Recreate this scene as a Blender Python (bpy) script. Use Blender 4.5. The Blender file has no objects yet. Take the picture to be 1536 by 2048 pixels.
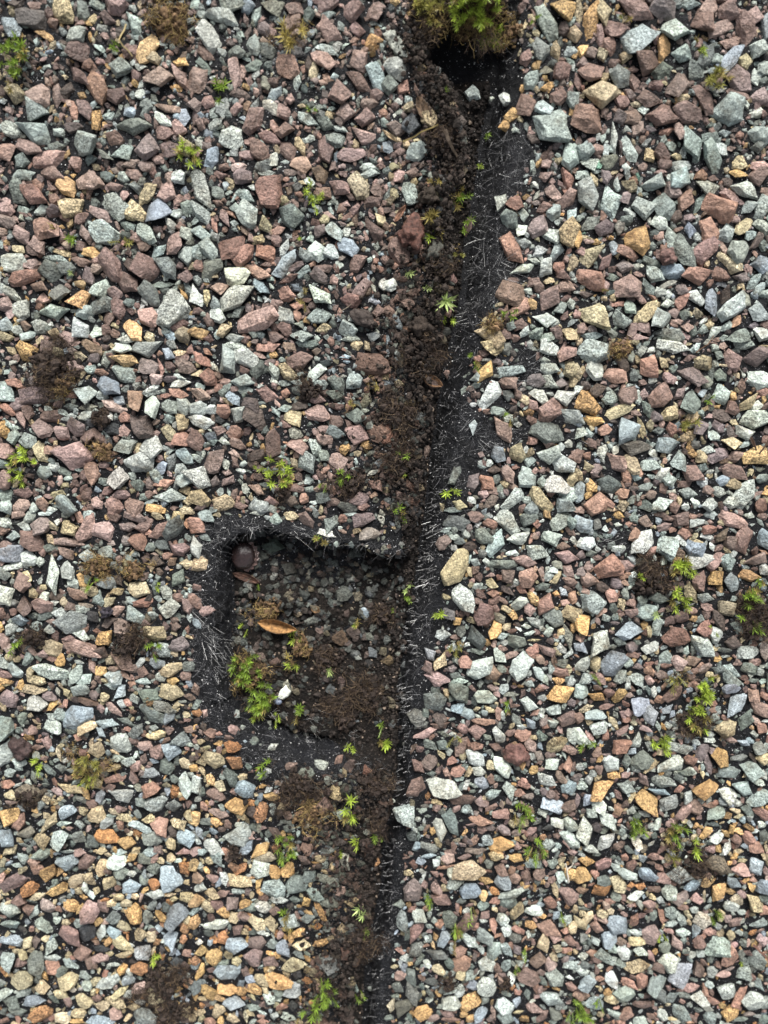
import bpy, bmesh, math, random
import numpy as np
from mathutils import Vector, Matrix, noise as mnoise

S = 0.001                       # everything below is laid out in millimetres, linked in metres
C = bpy.context.scene.collection
sc = bpy.context.scene
R = random.Random(7)
rg = np.random.default_rng(11)

# ------------------------------------------------------------------ camera
TILT, DIST, HALF = math.radians(10), 57.5, math.tan(math.radians(32.5))
cam_d = bpy.data.cameras.new('camera'); cam = bpy.data.objects.new('camera', cam_d); C.objects.link(cam)
cam_d.sensor_width = 36; cam_d.lens = 18 / HALF
cam_d.clip_start = 0.001; cam_d.clip_end = 50
cam.location = (0, DIST*math.sin(TILT)*S, DIST*math.cos(TILT)*S)
cam.rotation_euler = (-TILT, 0, 0)
cam_d.dof.use_dof = True; cam_d.dof.focus_distance = 57.0*S; cam_d.dof.aperture_fstop = 34
sc.camera = cam

# ------------------------------------------------------------------ light
w = bpy.data.worlds.new('World'); sc.world = w; w.use_nodes = True
nt = w.node_tree; bg = nt.nodes['Background']
sky = nt.nodes.new('ShaderNodeTexSky'); sky.sky_type = 'NISHITA'; sky.sun_disc = False
sky.sun_elevation = math.radians(38); sky.sun_rotation = 0.0
sky.air_density = 1.0; sky.dust_density = 3.0; sky.ozone_density = 1.0
hs = nt.nodes.new('ShaderNodeHueSaturation'); hs.inputs['Saturation'].default_value = 0.3   # a thin even overcast
nt.links.new(sky.outputs[0], hs.inputs['Color']); nt.links.new(hs.outputs[0], bg.inputs[0]); bg.inputs[1].default_value = 0.07
sun_d = bpy.data.lights.new('sun', 'SUN'); sun = bpy.data.objects.new('sun', sun_d); C.objects.link(sun)
sun_d.energy = 2.5; sun_d.angle = math.radians(24); sun_d.color = (1.0, 0.97, 0.93)
sun.rotation_euler = (math.radians(-52), 0, math.radians(-8)); sun.location = (0, 1, 1)
sc.view_settings.view_transform = 'Standard'; sc.view_settings.look = 'None'
sc.view_settings.exposure = 1.42; sc.view_settings.gamma = 1.0
try: sc.view_settings.use_curve_mapping = False
except Exception: pass

# ------------------------------------------------------------------ photograph's plan -> plane of the roof
def mm(u, v, z=0.0):
    """plan coordinates (u right, v down, in the units of the survey) to millimetres on the plane z=0"""
    u = np.asarray(u, float); v = np.asarray(v, float)
    nx = (u-768)/1024*HALF; ny = -(v-1024)/1024*HALF
    dy = ny*math.cos(-TILT) + math.sin(-TILT); dz = ny*math.sin(-TILT) - math.cos(-TILT)
    t = -(DIST*math.cos(TILT))/dz
    return nx*t, DIST*math.sin(TILT)+dy*t
def uvof(x, y):
    X, Y, Z = x, y-DIST*math.sin(TILT), -DIST*math.cos(TILT)
    c, s = math.cos(TILT), math.sin(TILT)
    yy = Y*c - Z*s; zz = Y*s + Z*c
    return 768 + x/(-zz)/HALF*1024, 1024 - yy/(-zz)/HALF*1024
def scale_at(u, v):
    x0, y0 = mm(u, v); x1, y1 = mm(u+10, v)
    return float(x1-x0)/10

# ------------------------------------------------------------------ value noise
class VN:
    def __init__(s, seed): s.t = np.random.default_rng(seed).random((256, 256))
    def __call__(s, x, y):
        xi = np.floor(x).astype(int); yi = np.floor(y).astype(int); fx = x-xi; fy = y-yi
        fx = fx*fx*(3-2*fx); fy = fy*fy*(3-2*fy)
        g = lambda a, b: s.t[a % 256, b % 256]
        return (g(xi, yi)*(1-fx)+g(xi+1, yi)*fx)*(1-fy)+(g(xi, yi+1)*(1-fx)+g(xi+1, yi+1)*fx)*fy
vn = [VN(i) for i in range(12)]
def fbm(k, u, v, per, octv=4):
    u = np.asarray(u, float); v = np.asarray(v, float); a = 0; amp = 1; tot = 0
    for i in range(octv):
        a = a + amp*vn[(k+i) % 12](u/per+17*i+40, v/per+31*i+40); tot += amp; amp *= .55; per = per/2.1
    return a/tot*2-1
def sstep(a, b, x): t = np.clip((np.asarray(x, float)-a)/(b-a), 0, 1); return t*t*(3-2*t)
def interp(tab, v): a = np.array(tab, float); return np.interp(v, a[:, 0], a[:, 1])

EDGE = [(-600,1040),(100,1008),(260,985),(340,973),(450,953),(560,940),(650,921),(760,896),(860,876),(960,864),(1060,856),(1180,838),(1270,816),(1400,806),(1500,801),(1600,797),(1700,775),(1850,762),(1950,745),(2048,738),(2700,700)]
GAP = [(-600,30),(0,100),(60,150),(110,150),(200,80),(300,44),(400,54),(500,46),(600,36),(750,26),(900,18),(1000,18),(1150,30),(1500,14),(1650,20),(1800,26),(1900,34),(2048,26),(2700,20)]
BANK = [(-600,22),(0,50),(300,52),(500,67),(650,106),(800,106),(950,84),(1060,50),(1200,40),(1480,40),(1540,136),(1700,108),(1820,74),(1920,88),(2048,115),(2700,40)]
HOLE = [(455,1085),(470,1072),(540,1064),(600,1082),(640,1090),(700,1092),(760,1112),(830,1112),(860,1200),(850,1400),(830,1528),(760,1520),(700,1502),(620,1490),(540,1468),(490,1432),(458,1385),(448,1300),(450,1230)]
T = 2.15
def edge(v, wob=True):
    e = interp(EDGE, v)
    return e + (fbm(3, 0*v+5, v, 60, 4)*6 if wob else 0)
def dleft(u, v): return (edge(v)-interp(GAP, v)+fbm(6, u, v, 50, 3)*10) - u
def dpoly(poly, u, v):
    P = np.array(poly, float); u = np.asarray(u, float); v = np.asarray(v, float)
    d = np.full(u.shape, 1e9); ins = np.zeros(u.shape, bool)
    for i in range(len(P)):
        a, b = P[i], P[(i+1) % len(P)]; ab = b-a
        t = np.clip(((u-a[0])*ab[0]+(v-a[1])*ab[1])/(ab@ab), 0, 1)
        d = np.minimum(d, np.hypot(u-a[0]-t*ab[0], v-a[1]-t*ab[1]))
        c = ((a[1] > v) != (b[1] > v)) & (u < (b[0]-a[0])*(v-a[1])/((b[1]-a[1]) or 1e-9)+a[0]); ins ^= c
    return np.where(ins, -d, d)
def dhole(u, v): return dpoly(HOLE, u+fbm(1, u, v, 45, 3)*9, v+fbm(2, u, v, 45, 3)*8)
def zright(u, v):
    d = u-edge(v); wd = interp([(0,44),(500,48),(900,38),(1250,26),(1500,18),(2048,16)], v)
    s = np.clip(d/wd, 0, 1); z = -T*(1-s)**1.7*(1-.15*fbm(4, u, v, 14, 3))
    z = z + fbm(5, u, v, 22, 4)*.17 + np.abs(fbm(2, u, v, 11, 2))*.13 + .28*np.exp(-((d-60)/30)**2)*interp([(0,1),(1200,.8),(1500,.2)], v)
    return np.where(d < 0, -50, z)
def zleft(u, v):
    dl = dleft(u, v); dh = dhole(u, v)
    wh = np.where(v < 1120, 7, np.where(v > 1400, 58, 34)); wh = np.where((u < 470) & (v > 1090) & (v < 1250), 24, wh)
    a = np.clip(dl/26, 0, 1); b = np.clip(dh/wh, 0, 1)
    z = -T*np.maximum((1-a)**2, (1-b)**1.9)
    z = z + fbm(7, u, v, 22, 4)*.17 + np.abs(fbm(4, u, v, 11, 2))*.13 + .30*np.exp(-((dh-wh*1.05)/26)**2)
    return np.where((dl < 0) | (dh < 0), -50, z)
def zlow(u, v): return -T + .05*fbm(8, u, v, 30, 4)
def zdirt(u, v):
    dl = dleft(u, v); de = edge(v)-u; dh = dhole(u, v)
    n1 = fbm(9, u, v, 70, 5); n2 = fbm(10, u, v, 18, 4)
    bank = .30+.38*n1+.20*n2 - 1.25*np.clip(dl/interp(BANK, v), 0, 2)**1.4
    slit = interp([(0,-1.9),(90,-2.5),(150,-1.7),(200,-1.6),(300,-2.2),(420,-2.0),(600,-1.5),(700,-1.5),(860,-1.6),(1000,-1.6),(1200,-1.9),(1500,-2.3),(1700,-1.5),(1850,-2.4),(2100,-2.3)], v)+.55*n1+.22*n2
    slit = slit - 2.2*sstep(interp([(0,20),(400,20),(700,20),(1000,16),(1500,18),(2048,20)], v)+6*n2, 3, de)
    slit = slit + 3.1*sstep(40, 10, v)*(v > -200) - 3.0*sstep(48, 66, v)*sstep(150, 115, v)*sstep(150, 110, np.abs(u-915))
    t = sstep(-26, 16, dl); z = slit*(1-t)+bank*t
    # floor of the torn hole: thin soil on top, thick litter in the lower left and along the slit
    hz = -T-.10+.22*n1+.12*n2 + .9*sstep(1230, 1420, v)*(0.6+.4*sstep(760, 520, u)) + .75*np.exp(-(((u-560)/100)**2+((v-1215-(u-560)*.25)/26)**2)) \
         + .5*np.exp(-((u-755)/30)**2)*(.6+.5*n1) + .45*sstep(1450, 1520, v)
    th = sstep(12, -14, dh)*sstep(-14, 12, dl); z = z*(1-th)+hz*th
    z = np.where(v > 1528, z, z)
    z = np.where(de < -8, -50, z)
    return np.where((u < 300), -50, z)
def ztop_(u, v): return np.maximum(np.maximum(zleft(u, v), zright(u, v)), np.maximum(zlow(u, v), zdirt(u, v)))
LG = 3.0; LU, LV = np.meshgrid(np.arange(-540, 2081, LG), np.arange(-580, 2641, LG))
LZ, LDL, LDH, LE = ztop_(LU, LV), dleft(LU, LV), dhole(LU, LV), edge(LV[:, 0])
def look(A, u, v):
    i = np.clip((np.asarray(v, float)+580)/LG, 0, A.shape[0]-1.001); j = np.clip((np.asarray(u, float)+540)/LG, 0, A.shape[1]-1.001)
    a, b = i.astype(int), j.astype(int); fi, fj = i-a, j-b
    return (A[a, b]*(1-fj)+A[a, b+1]*fj)*(1-fi)+(A[a+1, b]*(1-fj)+A[a+1, b+1]*fj)*fi
_zl, _zr, _zd = zleft, zright, zdirt
GZD = zdirt(LU, LV)
def ztop(u, v): return look(LZ, u, v)
def qedge(v): return float(np.interp(v, LV[:, 0], LE))
def qdl(u, v): return float(look(LDL, u, v))
def qdh(u, v): return float(look(LDH, u, v))

# ------------------------------------------------------------------ mesh helpers
def tag(o, label=None, cat=None, group=None, kind=None):
    if label: o['label'] = label
    if cat: o['category'] = cat
    if group: o['group'] = group
    if kind: o['kind'] = kind
    return o
def mesh(name, V, F, mats, col=None, mi=None, var=None, parent=None, smooth=False, loc=(0,0,0)):
    """V in mm (n,3), F list/array of faces; col per-vertex rgb -> attribute 'tint'"""
    m = bpy.data.meshes.new(name); V = np.asarray(V, float)
    if isinstance(F, np.ndarray):
        nf, k = F.shape; m.vertices.add(len(V)); m.vertices.foreach_set('co', (V*S).ravel())
        m.loops.add(nf*k); m.loops.foreach_set('vertex_index', F.ravel().astype(np.int32))
        m.polygons.add(nf); m.polygons.foreach_set('loop_start', np.arange(0, nf*k, k, dtype=np.int32))
        m.polygons.foreach_set('loop_total', np.full(nf, k, np.int32)); 
    else: m.from_pydata([tuple(p*S) for p in V], [], F)
    for t in (mats if isinstance(mats, list) else [mats]): m.materials.append(t)
    if mi is not None: m.polygons.foreach_set('material_index', np.asarray(mi, np.int32))
    if col is not None:
        a = m.color_attributes.new('tint', 'FLOAT_COLOR', 'POINT'); c = np.ones((len(V), 4)); c[:, :3] = col
        a.data.foreach_set('color', c.ravel())
    if var is not None:
        a = m.color_attributes.new('vary', 'FLOAT_COLOR', 'POINT'); c = np.ones((len(V), 4)); c[:, :3] = var; a.data.foreach_set('color', c.ravel())
    m.update(calc_edges=True); m.validate()
    m.polygons.foreach_set('use_smooth', np.full(len(m.polygons), smooth))
    o = bpy.data.objects.new(name, m); C.objects.link(o); o.location = tuple(np.array(loc)*S)
    if parent: o.parent = parent
    return o

# ------------------------------------------------------------------ materials
def newmat(name):
    m = bpy.data.materials.new(name); m.use_nodes = True; n = m.node_tree; b = n.nodes['Principled BSDF']
    g = n.nodes.new('ShaderNodeNewGeometry')
    mp = n.nodes.new('ShaderNodeVectorMath'); mp.operation = 'SCALE'; mp.inputs['Scale'].default_value = 1/S
    n.links.new(g.outputs['Position'], mp.inputs[0])
    return m, n, b, mp.outputs[0]
def N(n, typ, **kw):
    x = n.nodes.new(typ)
    for k, v in kw.items(): setattr(x, k, v)
    return x
def noise_(n, vec, scale, detail=3, rough=.6):
    t = N(n, 'ShaderNodeTexNoise'); t.inputs['Scale'].default_value = scale; t.inputs['Detail'].default_value = detail
    t.inputs['Roughness'].default_value = rough; n.links.new(vec, t.inputs['Vector']); return t.outputs['Fac']
def ramp(n, fac, stops):
    r = N(n, 'ShaderNodeValToRGB'); e = r.color_ramp.elements
    while len(e) < len(stops): e.new(.5)
    for i, (p, c) in enumerate(stops):
        e[i].position = p; e[i].color = (c, c, c, 1) if not isinstance(c, tuple) else (*c, 1)
    n.links.new(fac, r.inputs[0]); return r.outputs[0]
def mul(n, a, b, fac=1.0, typ='MULTIPLY'):
    x = N(n, 'ShaderNodeMix', data_type='RGBA', blend_type=typ); x.inputs[0].default_value = fac
    n.links.new(a, x.inputs[6]) if not isinstance(a, tuple) else setattr(x.inputs[6], 'default_value', (*a, 1))
    n.links.new(b, x.inputs[7]) if not isinstance(b, tuple) else setattr(x.inputs[7], 'default_value', (*b, 1))
    return x.outputs[2]
def bump(n, b, h, dist, strength=1.0, prev=None):
    x = N(n, 'ShaderNodeBump'); x.inputs['Distance'].default_value = dist*S; x.inputs['Strength'].default_value = strength
    n.links.new(h, x.inputs['Height'])
    if prev: n.links.new(prev, x.inputs['Normal'])
    n.links.new(x.outputs[0], b.inputs['Normal']); return x.outputs[0]
def attr(n): a = N(n, 'ShaderNodeAttribute'); a.attribute_name = 'tint'; return a.outputs['Color']

def stone_mat(name, pit, pitscale, pitlo, streak, rough, bd):
    m, n, b, p = newmat(name)
    t = attr(n)
    va = N(n, 'ShaderNodeAttribute'); va.attribute_name = 'vary'; sx = N(n, 'ShaderNodeSeparateXYZ'); n.links.new(va.outputs['Vector'], sx.inputs[0])
    of = N(n, 'ShaderNodeVectorMath', operation='SCALE'); of.inputs['Scale'].default_value = 40; n.links.new(va.outputs['Vector'], of.inputs[0])
    ad = N(n, 'ShaderNodeVectorMath', operation='ADD'); n.links.new(p, ad.inputs[0]); n.links.new(of.outputs[0], ad.inputs[1])
    er = N(n, 'ShaderNodeVectorRotate', rotation_type='EULER_XYZ'); n.links.new(ad.outputs[0], er.inputs['Vector']); r6 = N(n, 'ShaderNodeVectorMath', operation='SCALE'); r6.inputs['Scale'].default_value = 6.28
    n.links.new(va.outputs['Vector'], r6.inputs[0]); n.links.new(r6.outputs[0], er.inputs['Rotation']); p = er.outputs[0]
    def mixf(a, b, f): x = mul(n, a, b); n.links.new(f, x.node.inputs[0]); return x
    big = ramp(n, noise_(n, p, 1.3, 3), [(.3, .72), (.7, 1.22)])
    c = mul(n, t, big)
    gp = N(n, 'ShaderNodeNewGeometry').outputs['Position']; gs = N(n, 'ShaderNodeVectorMath', operation='SCALE'); gs.inputs['Scale'].default_value = 1/S; n.links.new(gp, gs.inputs[0])
    c = mul(n, c, ramp(n, noise_(n, gs.outputs[0], .55, 5, .7), [(.30, (.42, .36, .30)), (.47, (.95, .94, .92)), (.55, (1, 1, 1))]))
    f = noise_(n, p, pitscale, 2, .7)
    c = mixf(c, ramp(n, f, [(pit-.05, pitlo), (pit+.03, 1.0)]), sx.outputs[0])
    c = mul(n, c, ramp(n, noise_(n, p, pitscale*.55, 2), [(.50, 1.0), (.64, 1.45)]))
    if True:
        sv = N(n, 'ShaderNodeVectorMath', operation='MULTIPLY'); n.links.new(p, sv.inputs[0]); sv.inputs[1].default_value = (3, 12, 5)
        c = mixf(c, ramp(n, noise_(n, sv.outputs[0], 1.1, 4), [(.36, .62), (.5, 1.0), (.66, 1.25)]), sx.outputs[1])
    vn_ = N(n, 'ShaderNodeTexVoronoi', feature='DISTANCE_TO_EDGE'); vn_.inputs['Scale'].default_value = 1.1; n.links.new(p, vn_.inputs['Vector'])
    c = mixf(c, ramp(n, vn_.outputs['Distance'], [(.0, .55), (.035, 1.0)]), sx.outputs[2])
    n.links.new(c, b.inputs['Base Color']); b.inputs['Roughness'].default_value = rough
    b.inputs['Specular IOR Level'].default_value = .45
    h1 = bump(n, b, noise_(n, p, 3.5, 4, .65), .4, .8)
    bump(n, b, noise_(n, p, pitscale*.8, 3, .7), bd, .9, h1)
    return m
M = {}
M['pale'] = stone_mat('grey_green_mineral', .475, 8.0, .36, False, .6, .14)
M['red'] = stone_mat('red_brown_mineral', .44, 7, .50, True, .55, .15)
M['tan'] = stone_mat('ochre_porous_mineral', .49, 7.0, .32, False, .65, .2)
M['blue'] = stone_mat('blue_grey_mineral', .46, 10, .42, True, .5, .10)
MATS = [M['pale'], M['red'], M['tan'], M['blue']]

def asphalt():
    m, n, b, p = newmat('weathered_bitumen')
    v = N(n, 'ShaderNodeTexVoronoi'); v.inputs['Scale'].default_value = 3.2; n.links.new(p, v.inputs['Vector'])
    v2 = N(n, 'ShaderNodeTexVoronoi'); v2.inputs['Scale'].default_value = 6.5; n.links.new(p, v2.inputs['Vector'])
    base = ramp(n, noise_(n, p, .9, 5), [(.3, (.0022, .0024, .003)), (.72, (.011, .0118, .015))])
    s1 = ramp(n, v.outputs['Distance'], [(.10, 1.0), (.16, 0.0)])
    s2 = ramp(n, v2.outputs['Distance'], [(.12, 1.0), (.2, 0.0)])
    gate = ramp(n, noise_(n, p, 1.1, 2), [(.40, 0.0), (.52, 1.0)])
    s = mul(n, mul(n, s1, gate), (.6, .6, .6)); s_ = mul(n, mul(n, s2, gate), (.20, .20, .21))
    c = mul(n, base, s, 1, 'ADD'); c = mul(n, c, s_, 1, 'ADD')
    n.links.new(c, b.inputs['Base Color']); b.inputs['Roughness'].default_value = .5; b.inputs['Specular IOR Level'].default_value = .25
    h = bump(n, b, noise_(n, p, 2.2, 5, .7), .6, 1.0); bump(n, b, noise_(n, p, 9, 3, .7), .16, .8, h)
    return m
M['asphalt'] = asphalt()
def soil():
    m, n, b, p = newmat('dark_soil')
    c = ramp(n, noise_(n, p, .8, 6, .7), [(.3, (.003, .0023, .002)), (.5, (.009, .0068, .0055)), (.74, (.032, .024, .018))])
    c = mul(n, c, ramp(n, noise_(n, p, 9, 2), [(.35, .5), (.65, 1.5)]))
    n.links.new(c, b.inputs['Base Color']); b.inputs['Roughness'].default_value = .85; b.inputs['Specular IOR Level'].default_value = .25
    h = bump(n, b, noise_(n, p, 2.5, 6, .75), .7, 1.0); bump(n, b, noise_(n, p, 8, 4, .75), .25, 1.0, h)
    return m
M['soil'] = soil()
def simple(name, rough=.6, spec=.3, trans=0.0, vscale=4, lo=.7, hi=1.25, bd=0):
    m, n, b, p = newmat(name)
    c = mul(n, attr(n), ramp(n, noise_(n, p, vscale, 3), [(.3, lo), (.7, hi)]))
    n.links.new(c, b.inputs['Base Color']); b.inputs['Roughness'].default_value = rough; b.inputs['Specular IOR Level'].default_value = spec
    if bd: bump(n, b, noise_(n, p, vscale*1.5, 4, .7), bd, .8)
    if trans:
        tr = N(n, 'ShaderNodeBsdfTranslucent'); n.links.new(c, tr.inputs[0]); mx = N(n, 'ShaderNodeMixShader'); mx.inputs[0].default_value = trans
        out = n.nodes['Material Output']; n.links.new(b.outputs[0], mx.inputs[1]); n.links.new(tr.outputs[0], mx.inputs[2]); n.links.new(mx.outputs[0], out.inputs[0])
    return m
M['moss'] = simple('moss_leaf', .4, .45, .3)
M['thread'] = simple('dry_rootlets', .75, .2)
M['fibre'] = simple('glass_fibre', .3, .6, 0, 2, .7, 1.2)
M['crumb'] = simple('crumbled_soil', .8, .25, 0, 6, .5, 1.5, .1)
M['leaf'] = simple('dry_leaf', .5, .4, .12, 4, .3, 1.5, .2)
M['husk'] = simple('dark_husk', .22, .6, 0, 5, .7, 1.3, .05)
M['dust'] = simple('mineral_dust', .4, .5, 0, 5, .7, 1.3)

# ------------------------------------------------------------------ setting and the shingles
def sheet(name, zf, u0, u1, v0, v1, st, mat, cut=-T-.05, parent=None):
    us = np.arange(u0, u1+1, st); vs = np.arange(v0, v1+1, st); U, V = np.meshgrid(us, vs)
    Z = zf(U, V); ok = Z > cut; Zc = np.where(ok, Z, -T-.3)
    X, Y = mm(U, V); P = np.stack([X.ravel(), Y.ravel(), Zc.ravel()], 1)
    nu = len(us); i = np.arange(len(P)).reshape(U.shape)
    F = np.stack([i[1:, :-1], i[1:, 1:], i[:-1, 1:], i[:-1, :-1]], -1).reshape(-1, 4)
    okf = ok.ravel()[F].any(1); F = F[okf]
    used = np.unique(F); re = np.full(len(P), -1); re[used] = np.arange(len(used))
    return mesh(name, P[used], re[F], mat, smooth=True, parent=parent)
def empty(name, loc=(0,0,0)):
    o = bpy.data.objects.new(name, None); C.objects.link(o); o.location = tuple(np.array(loc)*S); o.empty_display_size = .002; return o

deck_v = []
deck = mesh('ground', [(-400,-400,-T-1.2),(400,-400,-T-1.2),(400,400,-T-1.2),(-400,400,-T-1.2)], np.array([[0,1,2,3]]), M['soil'])
tag(deck, kind='structure')
low = empty('roof_shingle', (0,0,-T)); tag(low, 'lower dark shingle showing through the torn hole and under the slit', 'shingle')
sl = sheet('bitumen_sheet', zlow, -520, 2060, -560, 2620, 12, M['asphalt']); sl.parent = low; sl.location = (0,0,T*S)
LS = empty('roof_shingle', (*[float(k) for k in mm(300, 1000)], 0)); tag(LS, 'shingle left of the long slit, torn open by a hole with fibrous black rim', 'shingle')
RS = empty('roof_shingle', (*[float(k) for k in mm(1250, 1000)], 0)); tag(RS, 'shingle right of the long slit with smooth black cut edge and white fibres', 'shingle')
def under(o, p):
    o.parent = p; o.location = tuple(-Vector(p.location)); return o
under(sheet('bitumen_sheet', zleft, -520, 1060, -560, 2620, 4, M['asphalt']), LS)
under(sheet('bitumen_sheet', zright, 660, 2060, -560, 2620, 4, M['asphalt']), RS)
dirt = sheet('soil', zdirt, 340, 1080, -560, 2620, 4, M['soil'], cut=-T-.15); tag(dirt, 'dark crumbly soil filling the slit and the torn hole', None, None, 'stuff')

# ------------------------------------------------------------------ stone chips
CODE = {  # code: (material, linear colour, colour word)
 'G': (0, (0.345,0.405,0.378), 'pale grey-green'), 'w': (0, (0.5,0.55,0.505), 'whitish grey'), 'g': (0, (0.17,0.2,0.18), 'dull grey-green'),
 'E': (0, (0.12,0.24,0.18), 'teal green'), 'k': (0, (0.04,0.044,0.048), 'blackish'), 'b': (3, (0.3,0.36,0.4), 'blue-grey'), 'C': (0, (0.75,0.74,0.62), 'cream white'),
 'r': (1, (0.19,0.128,0.108), 'red-brown'), 'p': (1, (0.315,0.22,0.193), 'dusty pink-brown'), 'R': (1, (0.32,0.19,0.145), 'reddish'), 'P': (1, (0.36,0.235,0.205), 'rosy pink'),
 'v': (1, (0.21,0.165,0.16), 'mauve-brown'), 'd': (1, (0.095,0.073,0.062), 'dark brown'), 'D': (2, (0.19,0.16,0.115), 'speckled brown'),
 'o': (2, (0.58,0.375,0.165), 'orange tan'), 'O': (2, (0.42,0.215,0.095), 'rusty orange'), 't': (2, (0.51,0.43,0.27), 'sandy tan'), 's': (1, (0.05,0.035,0.03), 'dark brown')}
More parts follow.
